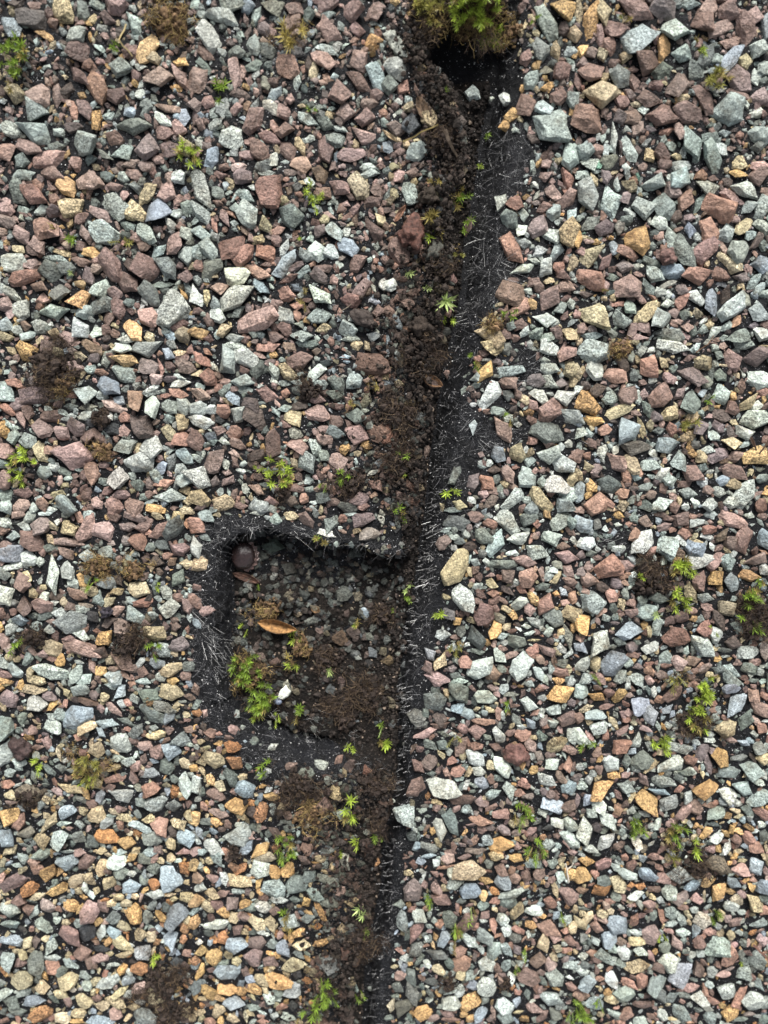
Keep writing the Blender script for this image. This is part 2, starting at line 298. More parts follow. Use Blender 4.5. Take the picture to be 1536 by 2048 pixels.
TRACE = '''@0 0
51 9 22 17 60 t;79 5 14 8 15 G;94 5 18 14 0 p;67 10 16 10 90 g;9 21 24 12 55 b;27 15 26 15 15 d;43 19 10 8 0 r;39 29 18 7 25 o;61 29 20 13 -10 G;54 42 14 5 60 G;66 42 20 16 20 r;72 52 12 12 0 r;87 17 14 11 20 r;109 20 18 12 60 G;107 7 7 6 0 G;118 40 24 14 -60 o;124 47 12 11 0 t;144 49 20 9 30 o;85 29 9 6 30 p;92 28 8 6 0 p;90 35 8 5 0 d;105 41 13 11 0 p;97 56 20 15 15 G;81 39 11 7 10 G;112 54 12 6 10 G;128 62 24 15 -10 p;145 62 22 10 50 p;110 62 8 8 0 p;63 61 22 10 50 r;79 72 25 17 75 R;54 72 16 15 0 d;32 78 20 19 30 p;46 77 18 9 80 p;13 76 17 15 0 t;29 89 20 18 30 G;60 89 15 7 80 R;69 88 18 11 70 p;78 95 18 10 80 o;88 94 11 7 -10 G;92 77 18 13 0 r;105 90 10 9 0 b;118 87 15 7 -60 g;130 96 20 8 40 w;136 87 25 7 8 r;148 94 14 9 90 b;29 106 30 17 30 G;10 104 16 12 20 G;49 107 10 7 0 G;67 114 26 23 -20 G;5 121 18 16 0 p;23 118 24 11 20 p;45 117 14 9 0 g;40 129 28 14 -15 p;18 129 12 12 0 g;62 131 12 10 50 p;72 128 12 7 -30 g;83 124 18 5 35 g;98 123 20 14 -20 G;93 112 15 12 0 r;107 102 30 12 5 g;118 118 20 20 0 r;131 106 16 12 20 r;142 103 14 11 50 p;137 119 16 14 -30 r;127 128 10 7 0 p;105 131 16 8 -15 p;118 133 14 9 0 p;149 117 17 14 70 t;60 103 14 8 0 d;14 3 14 9 0 d;30 6 12 6 0 p
@384 0
3 4 8 8 0 G;30 5 26 14 20 G;45 6 12 11 0 b;24 14 28 12 15 w;51 13 15 9 -60 G;65 7 18 14 0 g;83 8 16 12 30 p;93 14 12 11 0 g;79 19 18 13 -40 r;58 24 13 11 0 r;108 4 18 14 0 p;108 13 14 8 0 g;128 12 20 16 0 p;147 10 15 14 0 p;132 24 13 12 0 p;109 26 23 12 45 p;16 32 26 14 60 G;11 44 16 9 30 r;35 41 16 11 0 g;49 37 16 11 80 G;44 29 16 5 -65 r;62 41 14 12 0 g;51 53 16 8 -20 g;35 60 24 9 85 p;41 57 12 6 85 p;6 64 20 18 90 p;11 55 16 7 40 g;21 66 18 6 0 r;40 76 18 8 15 d;77 55 20 17 60 R;94 52 16 8 80 d;105 48 20 12 25 p;108 40 19 8 25 G;145 34 15 13 -30 o;135 49 18 17 60 p;84 42 14 8 10 d;83 68 14 7 -60 G;65 67 9 9 0 r;59 66 14 8 80 g;98 57 14 7 -80 t;118 74 19 18 0 r;134 66 24 12 30 r;149 65 26 12 60 G;66 77 17 8 -50 b;63 86 15 10 45 w;24 85 14 11 -60 w;3 84 14 12 0 r;14 82 12 10 0 p;51 84 11 6 -60 G;78 80 9 8 0 p;75 90 13 12 0 p;93 96 18 9 20 G;50 96 24 14 -50 p;35 88 12 10 0 p;18 101 14 9 -15 G;7 101 10 7 80 p;66 101 12 7 80 p;74 104 16 13 0 r;33 111 20 17 20 w;62 111 20 9 20 p;85 116 20 9 65 t;107 100 16 10 30 g;122 90 17 15 0 p;139 94 17 15 0 p;107 120 22 13 75 r;115 113 16 12 0 g;139 111 24 12 25 p;128 124 24 11 0 p;54 121 20 13 40 r;44 125 14 8 0 p;77 121 16 13 60 r;18 127 18 12 -60 b;66 128 12 8 -60 w;58 134 14 9 -10 G;38 134 14 9 0 p;87 131 18 13 20 p;26 134 9 6 0 r;118 103 14 6 20 G;141 134 16 8 0 G;147 76 12 10 0 r;142 84 14 9 0 r
@768 0
9 35 28 12 50 G;10 56 20 17 0 G;29 44 14 14 0 k;4 69 15 14 90 g;15 71 14 10 -50 R;129 20 28 13 50 G;143 8 22 20 0 o;143 24 11 11 0 r;152 28 12 12 0 t;125 42 20 13 80 g;137 41 16 9 80 t;113 47 13 9 -70 r;148 42 12 8 -15 G;142 57 16 13 -20 r;128 57 12 7 0 g;117 67 16 12 -60 G;131 71 14 7 -25 o;140 78 15 13 0 r;99 78 14 10 40 w;112 86 16 14 -60 r;125 86 18 13 50 G;135 101 34 28 30 G;103 92 13 9 -40 o;98 100 11 9 20 o;73 70 12 11 50 w;86 72 10 4 0 w;36 95 18 14 70 t;10 104 17 12 10 p;8 110 14 4 35 t;28 122 20 15 0 G;22 100 16 15 0 k;128 125 12 5 -50 r;130 131 9 8 0 p;150 82 14 10 90 G;149 125 22 14 90 G;119 112 12 7 20 d;3 117 12 8 90 b;27 74 14 6 80 r
@1152 0
2 10 20 7 90 t;11 18 32 12 -80 o;21 9 24 14 70 t;48 9 30 17 30 r;71 9 24 14 25 v;88 3 20 9 0 G;79 24 26 17 5 G;50 31 28 20 -20 G;31 24 20 13 0 r;19 31 18 6 85 p;27 38 15 11 50 r;70 40 21 11 75 o;65 32 8 8 0 p;57 51 25 20 30 r;5 40 11 8 -50 o;12 42 9 9 0 v;21 44 11 9 60 t;38 46 11 10 20 t;31 51 10 8 0 r;5 50 9 9 0 r;13 57 22 16 -30 r;35 63 18 16 30 G;20 76 29 21 10 t;1 66 14 6 90 r;0 82 14 6 90 w;85 44 18 14 0 G;95 58 20 13 55 g;104 46 22 11 -60 g;112 47 10 8 0 G;125 47 28 12 -45 b;100 17 24 17 60 r;107 6 16 12 -50 p;121 9 18 16 0 p;134 23 30 14 70 p;142 13 17 14 0 p;115 23 22 10 -25 p;125 34 20 8 -20 p;151 22 20 8 90 b;144 41 15 13 20 G;135 51 13 10 60 t;150 55 12 11 0 G;131 65 22 18 40 p;144 63 14 10 60 w;148 78 17 14 0 v;128 76 20 7 20 r;70 57 18 12 -40 g;47 66 15 10 80 r;80 69 20 14 -45 r;64 69 12 10 0 r;43 76 12 7 30 p;58 79 20 14 0 r;51 83 15 5 -15 t;37 82 12 10 0 r;68 93 24 16 10 r;85 81 10 9 0 t;91 93 30 15 35 r;103 80 26 12 60 r;123 90 28 24 30 G;143 92 11 7 -20 w;10 97 27 19 15 R;46 95 16 13 0 r;35 94 12 11 90 v;48 104 14 10 -40 r;29 112 25 7 80 w;40 116 30 9 65 G;21 110 9 5 80 G;72 106 12 6 -15 R;82 104 16 9 60 p;93 115 28 17 60 G;109 126 26 15 50 G;119 107 12 6 0 G;107 110 14 10 0 g;115 119 16 10 20 G;58 125 12 10 60 t;68 125 18 10 60 r;76 118 10 9 0 g;81 126 12 6 0 t;85 133 18 10 0 G;146 111 20 14 20 G;145 118 13 10 0 g;129 131 15 11 10 t;146 134 16 9 0 p;6 123 16 12 0 G;10 131 16 12 0 G;17 120 11 9 30 p;17 132 9 7 -50 E;26 131 16 13 0 g;40 134 8 6 0 G;12 113 7 5 0 p;24 122 14 6 90 G;71 133 12 8 0 r;36 119 12 4 75 r
@0 342
19 3 18 9 0 G;41 2 24 12 10 r;55 12 19 14 50 o;72 7 24 17 10 p;92 13 14 7 5 r;86 5 12 8 0 g;99 6 10 8 50 G;109 14 11 10 0 g;107 3 14 8 10 p;117 18 22 12 -50 t;143 6 13 13 60 w;126 10 12 8 -50 r;134 17 16 16 20 p;143 22 13 8 -55 p;91 27 26 16 40 w;108 34 18 16 50 t;60 30 20 14 -20 t;76 29 13 8 -70 g;28 20 24 14 25 R;30 11 11 8 20 R;41 14 11 5 0 r;44 23 10 9 30 r;6 29 14 11 80 p;14 16 20 10 80 g;18 31 13 6 15 G;33 32 14 8 -35 G;43 33 13 10 -10 v;5 41 18 10 10 r;36 47 28 17 35 R;18 52 16 12 40 p;31 59 17 10 40 p;15 63 12 7 15 t;27 63 12 10 30 r;52 35 16 8 70 r;66 38 14 7 -30 r;84 36 22 9 30 p;70 51 16 11 80 p;85 51 23 19 5 w;104 45 16 7 20 g;118 51 20 12 40 G;127 33 22 20 -60 b;137 43 12 9 70 w;142 34 10 8 -40 G;111 53 14 8 -20 p;115 60 13 9 10 r;126 65 18 9 -40 G;139 58 17 14 80 p;150 30 12 10 0 G;150 50 14 12 60 G;149 67 18 12 90 G;145 44 9 8 0 r;55 59 10 9 0 p;66 61 9 9 60 r;52 66 18 5 10 t;41 63 6 5 0 G;44 70 22 6 8 G;76 66 19 9 10 o;9 73 26 15 10 w;27 74 18 10 0 p;66 73 18 7 10 r;91 78 30 15 55 p;102 90 22 14 40 r;119 79 24 18 30 r;135 77 22 13 55 G;106 76 14 10 20 d;22 85 28 11 -15 R;41 80 18 16 30 g;54 78 16 10 0 g;71 85 17 10 70 v;79 78 11 9 0 r;64 91 11 8 0 o;13 90 12 9 0 p;30 92 22 10 20 r;81 93 17 12 -60 w;93 98 12 9 30 p;11 99 17 8 30 w;35 102 12 9 0 p;49 97 16 13 0 g;65 103 20 16 -20 o;4 107 16 12 0 p;19 111 17 14 -30 G;44 113 27 12 0 G;70 114 16 11 -20 G;82 107 18 13 -20 g;97 109 18 13 75 r;87 118 14 8 -50 r;119 117 18 15 45 R;122 100 24 12 50 g;140 113 30 22 -60 w;129 91 20 6 0 g;150 84 12 11 0 r;147 99 11 5 50 o;106 126 25 12 45 o;33 124 13 12 60 w;20 124 14 8 10 r;5 123 16 12 20 G;64 126 18 14 60 w;77 129 12 8 -30 w;85 128 10 8 80 r;44 131 10 10 0 t;5 133 14 8 10 t;55 133 14 12 30 p;15 128 9 7 60 G;24 132 14 7 -20 G;101 135 14 7 0 w;147 132 14 13 -10 t;137 132 9 8 60 b;93 130 8 7 0 p;144 124 16 7 -20 r;9 113 10 8 -60 p;151 95 12 6 80 G;2 94 8 7 -40 G;120 133 9 8 40 t
@384 342
8 16 32 13 70 G;21 18 12 9 30 g;23 4 12 7 0 r;31 9 10 6 50 t;41 6 16 14 40 v;64 17 26 23 60 R;42 19 18 8 30 G;48 18 9 4 30 p;60 1 14 6 0 G;78 1 14 6 0 r;88 3 10 6 50 p;104 4 14 11 70 d;74 24 8 7 0 t;84 14 9 8 0 g;105 18 15 12 30 r;118 14 18 13 40 p;134 13 22 15 50 t;148 16 12 9 60 r;144 25 17 9 -10 r;142 2 16 8 0 G;94 9 9 6 20 w;45 35 23 16 50 G;80 37 20 19 0 g;7 33 26 11 50 G;21 26 9 5 10 r;25 37 17 9 65 p;18 43 14 5 75 R;8 50 16 11 5 G;59 44 14 11 70 t;69 48 12 7 -20 R;110 35 14 5 30 p;126 36 13 5 -30 R;120 30 8 8 0 r;100 42 10 6 30 r;101 49 12 11 0 r;115 49 17 11 50 G;146 48 20 11 50 r;151 39 12 8 60 t;94 54 10 7 60 G;32 60 26 20 -50 R;42 67 22 13 -50 R;60 65 17 17 0 R;52 55 12 7 -10 t;73 63 18 8 -65 w;68 56 9 9 0 r;76 73 29 10 -50 b;77 53 7 4 20 w;14 62 18 13 40 G;3 67 14 10 80 G;14 78 24 15 -45 g;6 76 10 8 60 r;35 84 23 17 5 w;54 82 19 9 25 R;60 75 10 4 0 p;82 77 16 7 -35 v;77 87 18 6 -30 R;100 65 14 13 30 w;112 66 14 12 50 G;125 61 17 12 20 b;92 69 13 9 20 w;90 81 14 6 -45 G;98 74 8 4 -40 R;131 74 20 15 -30 r;118 75 8 7 -40 w;106 78 14 7 0 r;102 85 16 10 50 r;113 87 10 7 60 p;118 84 7 5 30 w;135 94 18 11 -70 p;22 93 15 12 0 p;3 99 20 11 70 w;12 101 14 6 85 t;5 112 10 6 0 r;56 93 16 8 30 b;35 101 34 16 -25 w;74 99 19 12 -5 R;19 107 12 8 60 G;54 102 6 4 60 G;21 116 14 11 30 w;37 113 14 8 -30 g;14 120 11 8 50 r;53 110 7 5 60 r;59 109 10 7 -70 r;68 107 10 9 0 p;83 108 12 7 10 R;85 116 10 6 80 R;75 116 17 13 60 w;50 120 40 16 -12 p;6 130 21 10 -3 o;25 127 15 11 -20 t;21 131 8 6 80 G;33 134 18 8 0 G;43 135 8 6 0 r;102 100 22 12 40 w;102 116 20 11 0 G;127 104 18 12 0 r;145 104 12 5 20 b;153 91 10 7 -80 w;125 126 15 13 0 G;137 121 12 6 0 g;106 126 15 9 -20 t;88 132 18 9 0 G;66 133 14 10 20 r;76 127 14 9 50 r;67 125 8 6 0 p;50 131 9 6 30 w;56 132 6 6 0 G;128 134 18 6 0 G;145 133 12 8 0 b;87 123 10 6 0 g;150 112 12 10 0 r
@768 342
12 4 12 10 -40 p;24 2 14 8 0 r;21 18 18 13 60 G;8 17 11 6 80 t;3 19 12 5 -70 g;35 11 8 6 0 R;50 12 12 5 -30 g;93 25 15 12 -60 w;104 26 15 11 20 R;127 5 14 9 -20 p;121 11 8 5 50 w;136 18 16 10 30 p;147 8 20 10 60 R;147 24 18 12 -50 p;127 30 14 9 -20 r;136 33 14 10 -40 w;111 35 12 7 60 G;100 41 17 14 40 g;110 47 14 9 -40 w;124 45 19 15 -50 p;135 52 18 14 -10 w;149 51 22 20 60 t;150 34 14 8 -60 G;102 64 26 12 60 R;110 58 14 8 20 G;124 64 13 9 -20 w;138 65 14 10 -60 G;120 72 12 5 10 w;129 78 17 13 -50 w;112 78 24 8 -20 w;140 77 10 10 30 R;151 74 14 8 90 t;104 88 11 6 10 r;101 99 24 18 10 r;119 89 10 7 0 r;116 96 9 6 30 w;124 94 12 8 60 r;133 87 11 6 -20 t;145 92 15 11 10 p;132 102 22 16 -60 p;146 102 10 6 -20 r;119 106 10 7 60 o;109 110 18 12 -40 R;142 109 14 10 -20 g;127 119 20 11 10 w;108 123 13 8 -20 r;113 129 11 7 -60 w;122 131 14 10 -40 G;130 134 12 8 -40 w;139 130 14 9 50 p;149 130 14 11 50 t;150 121 10 4 -30 G;85 131 24 16 30 t;46 80 12 9 0 t;21 44 20 17 70 R;27 62 14 10 0 r;13 66 24 16 60 r;5 91 12 11 0 w;11 121 14 7 70 b;21 125 13 7 0 R;51 111 12 9 70 R;55 84 10 8 0 r;47 97 7 5 0 R;48 128 12 8 0 g;70 40 16 7 -75 r;45 58 18 8 60 k;16 87 12 5 0 r;18 106 14 10 10 r;3 112 12 10 0 r;97 131 10 8 40 r;105 134 8 6 0 r;142 82 16 8 30 r
@1152 342
5 3 12 10 0 G;15 8 14 7 60 t;24 5 13 8 80 v;9 20 24 16 70 G;27 25 26 19 65 G;32 11 11 5 80 w;42 13 13 9 10 t;41 3 12 6 60 G;40 22 13 9 -20 p;61 10 20 16 10 G;75 5 12 8 60 G;83 6 20 16 -60 G;76 15 16 11 60 v;67 1 10 5 0 p;55 30 21 18 -10 G;71 30 22 18 60 g;42 34 11 6 40 w;99 4 10 9 0 R;109 6 10 6 20 r;110 0 10 4 0 g;104 14 20 12 10 G;129 2 15 7 10 o;145 5 18 14 -20 r;121 9 10 8 60 d;135 15 24 12 25 w;123 21 16 10 50 p;87 24 18 12 -70 R;98 26 17 7 -65 G;113 31 29 22 35 R;137 29 16 9 -30 G;148 30 20 12 -60 G;81 37 12 9 -50 d;90 37 10 7 0 v;96 37 5 4 0 w;12 43 17 12 -30 w;1 50 24 7 90 o;23 46 16 12 -30 v;35 44 16 8 -70 g;40 40 12 8 0 g;49 55 26 21 80 o;67 42 14 11 40 w;67 52 9 7 -40 p;75 52 18 10 70 w;84 62 34 16 65 g;91 48 14 9 80 b;105 48 19 16 60 R;119 51 13 12 20 G;134 44 18 9 -40 t;139 51 12 8 -30 G;149 45 16 10 30 w;144 58 14 9 -60 p;130 65 21 19 0 G;149 61 10 6 60 g;127 39 8 6 60 p;8 54 12 4 10 t;10 57 9 4 10 p;9 70 28 13 -40 t;30 61 12 6 80 b;24 73 17 9 -55 p;42 65 20 10 25 R;37 77 16 11 10 v;47 77 8 6 0 w;71 69 15 11 0 r;103 65 24 16 -35 r;118 63 12 6 60 p;60 74 16 7 20 g;76 81 21 13 10 b;61 83 18 12 40 G;105 74 6 6 0 t;121 74 24 10 35 t;148 75 18 14 -10 b;96 84 25 17 -15 R;113 83 18 10 20 R;137 79 9 6 50 p;131 85 15 8 10 r;13 87 28 15 25 R;40 92 23 20 -10 p;22 92 12 12 0 p;7 99 12 6 0 d;58 94 18 8 45 G;73 91 13 5 -20 w;67 98 11 8 30 w;61 101 10 5 20 R;82 95 14 8 10 v;51 102 12 8 20 r;34 106 13 6 -10 R;42 109 14 10 60 G;85 104 15 9 -45 R;95 101 16 10 60 w;108 105 23 13 85 b;119 101 18 9 -80 d;125 110 27 16 -40 w;136 102 14 8 50 G;146 113 18 15 20 G;142 88 16 7 -50 G;146 94 14 6 -35 G;150 99 12 8 0 G;55 113 24 12 -40 t;15 115 29 18 35 t;34 119 16 12 50 w;66 118 20 15 -40 G;74 99 8 7 60 w;73 106 11 7 -20 w;78 114 9 8 0 p;87 115 8 8 60 g;97 114 10 9 0 t;81 121 10 5 0 p;87 125 11 7 10 p;45 127 12 8 -60 p;54 125 12 9 30 p;29 130 10 7 50 g;5 126 9 9 0 r;13 129 11 7 50 v;12 133 16 8 0 G;1 130 10 5 90 t;47 133 20 6 0 p;77 132 20 11 10 w;88 132 9 5 30 p;101 127 9 8 0 G;109 129 14 8 -45 w;102 120 9 4 -30 w;120 125 10 6 -40 G;130 132 22 14 -30 g;142 124 10 6 0 v;148 131 16 11 30 w;128 121 14 7 -50 R;93 129 10 7 60 g;113 135 10 4 0 r;66 129 9 7 0 g
@0 684
22 8 18 15 40 o;10 7 10 6 30 t;37 5 17 12 -40 p;48 9 12 11 60 t;64 12 12 8 10 t;57 1 16 6 0 p;73 4 21 9 30 d;58 7 8 6 0 p;76 13 15 9 -20 v;60 20 21 10 15 p;86 13 14 8 -60 G;73 22 9 7 0 G;82 25 12 7 10 R;90 14 8 10 0 r;99 4 16 10 10 w;101 15 24 11 20 o;119 5 25 14 -20 w;135 10 12 9 30 b;120 19 16 13 -10 v;135 19 13 8 20 r;144 8 11 6 0 t;146 12 13 7 0 p;149 20 18 11 20 r;125 30 13 10 -40 p;129 20 14 5 80 R;100 26 22 13 20 G;136 30 12 6 -10 v;144 33 18 7 -5 w;141 27 18 4 15 w;123 38 17 6 -30 w;144 41 17 8 5 R;133 43 12 4 0 R;110 45 19 14 60 r;87 35 24 13 35 b;96 47 10 9 30 b;92 51 20 9 15 p;83 43 10 8 30 G;68 41 19 15 10 G;14 33 17 7 15 R;30 42 26 15 0 v;5 41 18 15 60 G;16 50 13 11 20 v;7 54 14 7 40 R;17 61 16 6 70 p;24 56 12 8 80 r;47 49 12 8 -30 r;45 44 14 7 0 g;57 52 12 6 0 g;70 52 16 7 -10 g;69 59 14 8 -20 w;55 61 15 6 -20 w;40 60 24 10 -5 r;35 69 16 12 60 r;10 65 6 5 0 p;11 68 15 5 30 G;3 70 14 10 80 o;12 76 12 9 80 G;24 80 16 13 40 G;50 73 14 12 20 p;62 69 16 13 40 v;78 75 18 8 50 r;72 74 13 8 -50 r;90 69 14 11 40 k;73 65 10 7 0 k;100 60 12 9 -10 R;100 71 10 9 -70 p;114 66 24 20 30 r;123 52 18 12 70 w;136 51 16 11 30 g;148 52 14 13 10 w;136 61 9 8 0 G;146 63 14 12 70 t;136 73 17 9 50 t;147 77 16 12 10 R;135 82 14 6 -5 p;101 83 20 13 -20 G;111 83 11 5 -60 t;123 83 18 15 -50 w;112 97 24 17 -15 w;59 91 32 22 0 p;34 89 20 10 65 t;4 86 16 14 70 p;46 86 9 5 -30 p;34 104 17 11 10 G;52 104 15 6 20 g;56 109 9 4 0 G;75 105 18 11 80 R;68 106 10 9 60 r;96 108 17 17 0 G;84 112 10 7 0 g;4 111 16 14 -30 p;19 121 16 9 0 r;6 123 11 10 0 G;13 112 9 5 -70 t;16 131 16 12 -40 p;27 133 12 8 90 G;35 130 12 9 60 r;47 122 12 7 -10 t;40 123 10 4 10 r;42 114 6 6 0 p;54 131 20 16 30 G;70 122 13 8 -70 r;78 118 8 6 0 b;87 119 11 7 -20 r;79 129 11 9 60 p;92 132 17 13 70 R;108 131 18 15 60 p;98 122 14 8 10 p;105 114 10 5 80 r;111 115 12 10 60 g;120 113 13 7 75 r;126 107 13 9 60 G;132 113 18 7 -10 R;129 101 14 9 -40 b;137 96 17 10 -60 G;149 91 16 10 40 G;146 101 10 8 0 G;149 108 18 13 -30 G;137 123 26 12 8 G;124 133 18 9 0 o;149 118 10 7 30 t;120 128 12 5 -30 G;120 122 9 7 0 r;150 134 12 8 0 t;40 134 12 5 0 w;5 132 12 12 0 G;73 132 8 6 0 r;3 97 9 8 0 G;139 133 8 5 0 r;84 98 9 8 0 p
@384 684
28 15 24 18 60 G;45 14 24 14 35 w;36 4 20 8 15 w;53 21 15 11 -50 g;41 31 19 11 5 G;43 39 15 6 0 G;9 14 18 8 40 R;12 7 12 5 30 R;16 18 14 5 40 w;6 25 12 6 -20 t;15 29 15 12 40 R;27 31 10 6 -20 p;6 36 10 7 50 G;13 40 9 5 10 R;26 38 14 8 -35 g;7 42 18 9 35 p;21 36 10 6 -40 R;5 53 14 11 -10 w;18 47 7 6 0 k;16 54 10 8 0 w;9 64 22 11 15 w;25 55 14 12 -60 R;34 45 14 8 50 b;30 48 12 5 40 t;37 58 17 13 -50 w;24 46 5 5 0 p;53 60 22 16 30 d;48 50 16 12 30 d;60 43 20 13 20 r;22 71 11 8 10 p;34 73 14 12 -30 R;3 79 18 13 60 r;25 79 14 5 35 w;17 80 8 6 0 g;37 82 14 9 30 R;33 88 13 5 35 p;46 82 6 5 0 o;19 94 22 14 -60 v;52 91 14 11 0 d;66 81 24 13 -80 r;2 92 7 5 0 w;6 107 24 18 30 w;27 97 12 6 70 w;34 96 11 8 50 r;42 97 8 5 -20 G;28 104 8 6 0 p;19 112 12 8 -70 v;29 112 14 9 -50 p;38 103 12 5 10 w;7 124 18 13 20 t;26 129 17 14 0 t;6 132 12 7 -20 p;54 132 16 13 20 G;39 131 12 6 0 r;64 127 12 8 10 p;52 117 14 8 30 p;78 127 15 10 20 d;90 125 8 9 0 R;82 60 16 13 40 t;75 67 10 7 30 p;71 66 6 4 0 w;83 73 12 9 30 G;84 82 18 13 20 p;99 84 13 9 60 w;92 96 20 15 60 G;105 90 12 9 60 g;84 90 7 6 0 R;82 97 10 7 50 t;86 15 22 13 -15 r;76 23 18 10 60 t;61 4 19 8 0 R;54 10 12 5 20 p;65 10 8 7 0 o;78 4 12 8 30 r;90 2 14 6 20 G;66 23 15 8 60 w;65 31 12 5 30 w;99 24 18 9 -40 w;85 33 13 6 20 w;100 34 17 8 5 G;75 33 9 5 0 g;84 39 10 9 0 g;75 41 8 8 0 R;67 55 12 6 60 G;75 53 12 6 -10 G;101 57 24 13 15 p;99 45 16 9 15 p;86 51 14 7 -20 d;115 43 16 9 20 g;115 52 13 6 5 r;117 34 18 11 50 g;130 31 16 12 -60 G;114 27 10 6 0 p;140 47 14 8 -60 g;131 59 18 12 20 g;116 64 12 11 0 r;106 69 10 7 -20 p;106 78 13 9 20 p;115 73 15 11 20 g;122 86 10 9 0 o;116 94 16 12 40 p;132 74 20 16 20 p;149 74 18 16 0 r;145 18 28 18 20 r;132 3 10 8 0 t;107 18 9 7 0 g;134 126 16 12 0 v;147 114 14 10 40 p;126 133 18 9 20 g;105 124 12 9 0 g;85 117 14 8 10 r;114 128 14 7 0 r;94 118 8 6 0 G;151 97 10 9 0 b;137 131 10 7 0 r;68 49 9 4 60 R;97 1 9 6 0 g
@768 684
87 4 22 12 20 t;81 24 21 12 -65 o;99 24 26 10 0 G;97 6 10 10 0 g;99 31 17 11 30 r;107 42 12 7 60 r;100 43 12 9 20 g;85 43 25 15 -55 w;92 55 14 8 10 g;71 67 14 7 -80 G;95 70 24 13 65 p;113 46 10 8 20 t;119 51 12 9 60 p;119 63 12 8 40 r;132 57 22 18 -40 p;107 66 7 5 0 w;131 72 28 18 20 g;125 43 16 9 40 w;145 44 18 14 -20 w;131 21 18 10 20 w;121 31 16 11 0 v;132 33 15 12 30 G;143 19 15 5 45 g;146 8 16 11 -20 p;132 6 20 12 40 w;149 22 12 14 0 t;151 31 10 8 80 t;149 60 24 14 20 w;118 79 10 8 -40 R;129 79 16 10 20 p;92 90 14 12 30 b;106 90 16 12 60 t;116 96 10 9 0 G;130 91 20 14 -10 w;142 98 20 14 30 w;150 92 11 10 0 r;84 97 6 6 0 w;88 102 14 7 -10 d;99 106 15 10 60 p;113 109 19 15 60 G;121 103 7 6 0 p;137 113 22 15 0 w;151 108 12 9 -50 t;125 126 26 11 55 t;103 127 22 13 -50 w;97 114 8 7 60 t;103 117 10 7 40 r;82 112 14 11 60 R;71 111 15 10 -60 v;57 105 19 7 -65 g;88 119 11 6 0 r;85 128 14 8 -40 r;79 122 9 7 0 p;70 126 7 6 0 w;60 130 12 8 20 t;110 133 10 5 -60 r;119 133 14 11 -30 G;114 127 7 7 0 G;148 122 16 12 -40 w;143 131 16 13 30 G;105 100 7 4 0 R;90 110 8 7 -60 g;93 117 6 8 0 g;2 74 20 12 80 R;38 33 18 9 20 r;53 26 8 7 0 r;7 39 8 7 0 g;28 116 9 6 30 t;16 66 6 5 0 r;5 32 12 7 0 b;148 82 8 6 60 w;3 98 8 6 0 g;77 90 6 5 0 v;55 134 14 5 0 G;47 133 9 4 80 t;80 98 9 4 80 r;141 33 12 8 0 v;65 38 10 5 -30 g;94 123 8 6 50 g;142 121 5 4 0 w;8 104 12 12 0 r
@1152 684
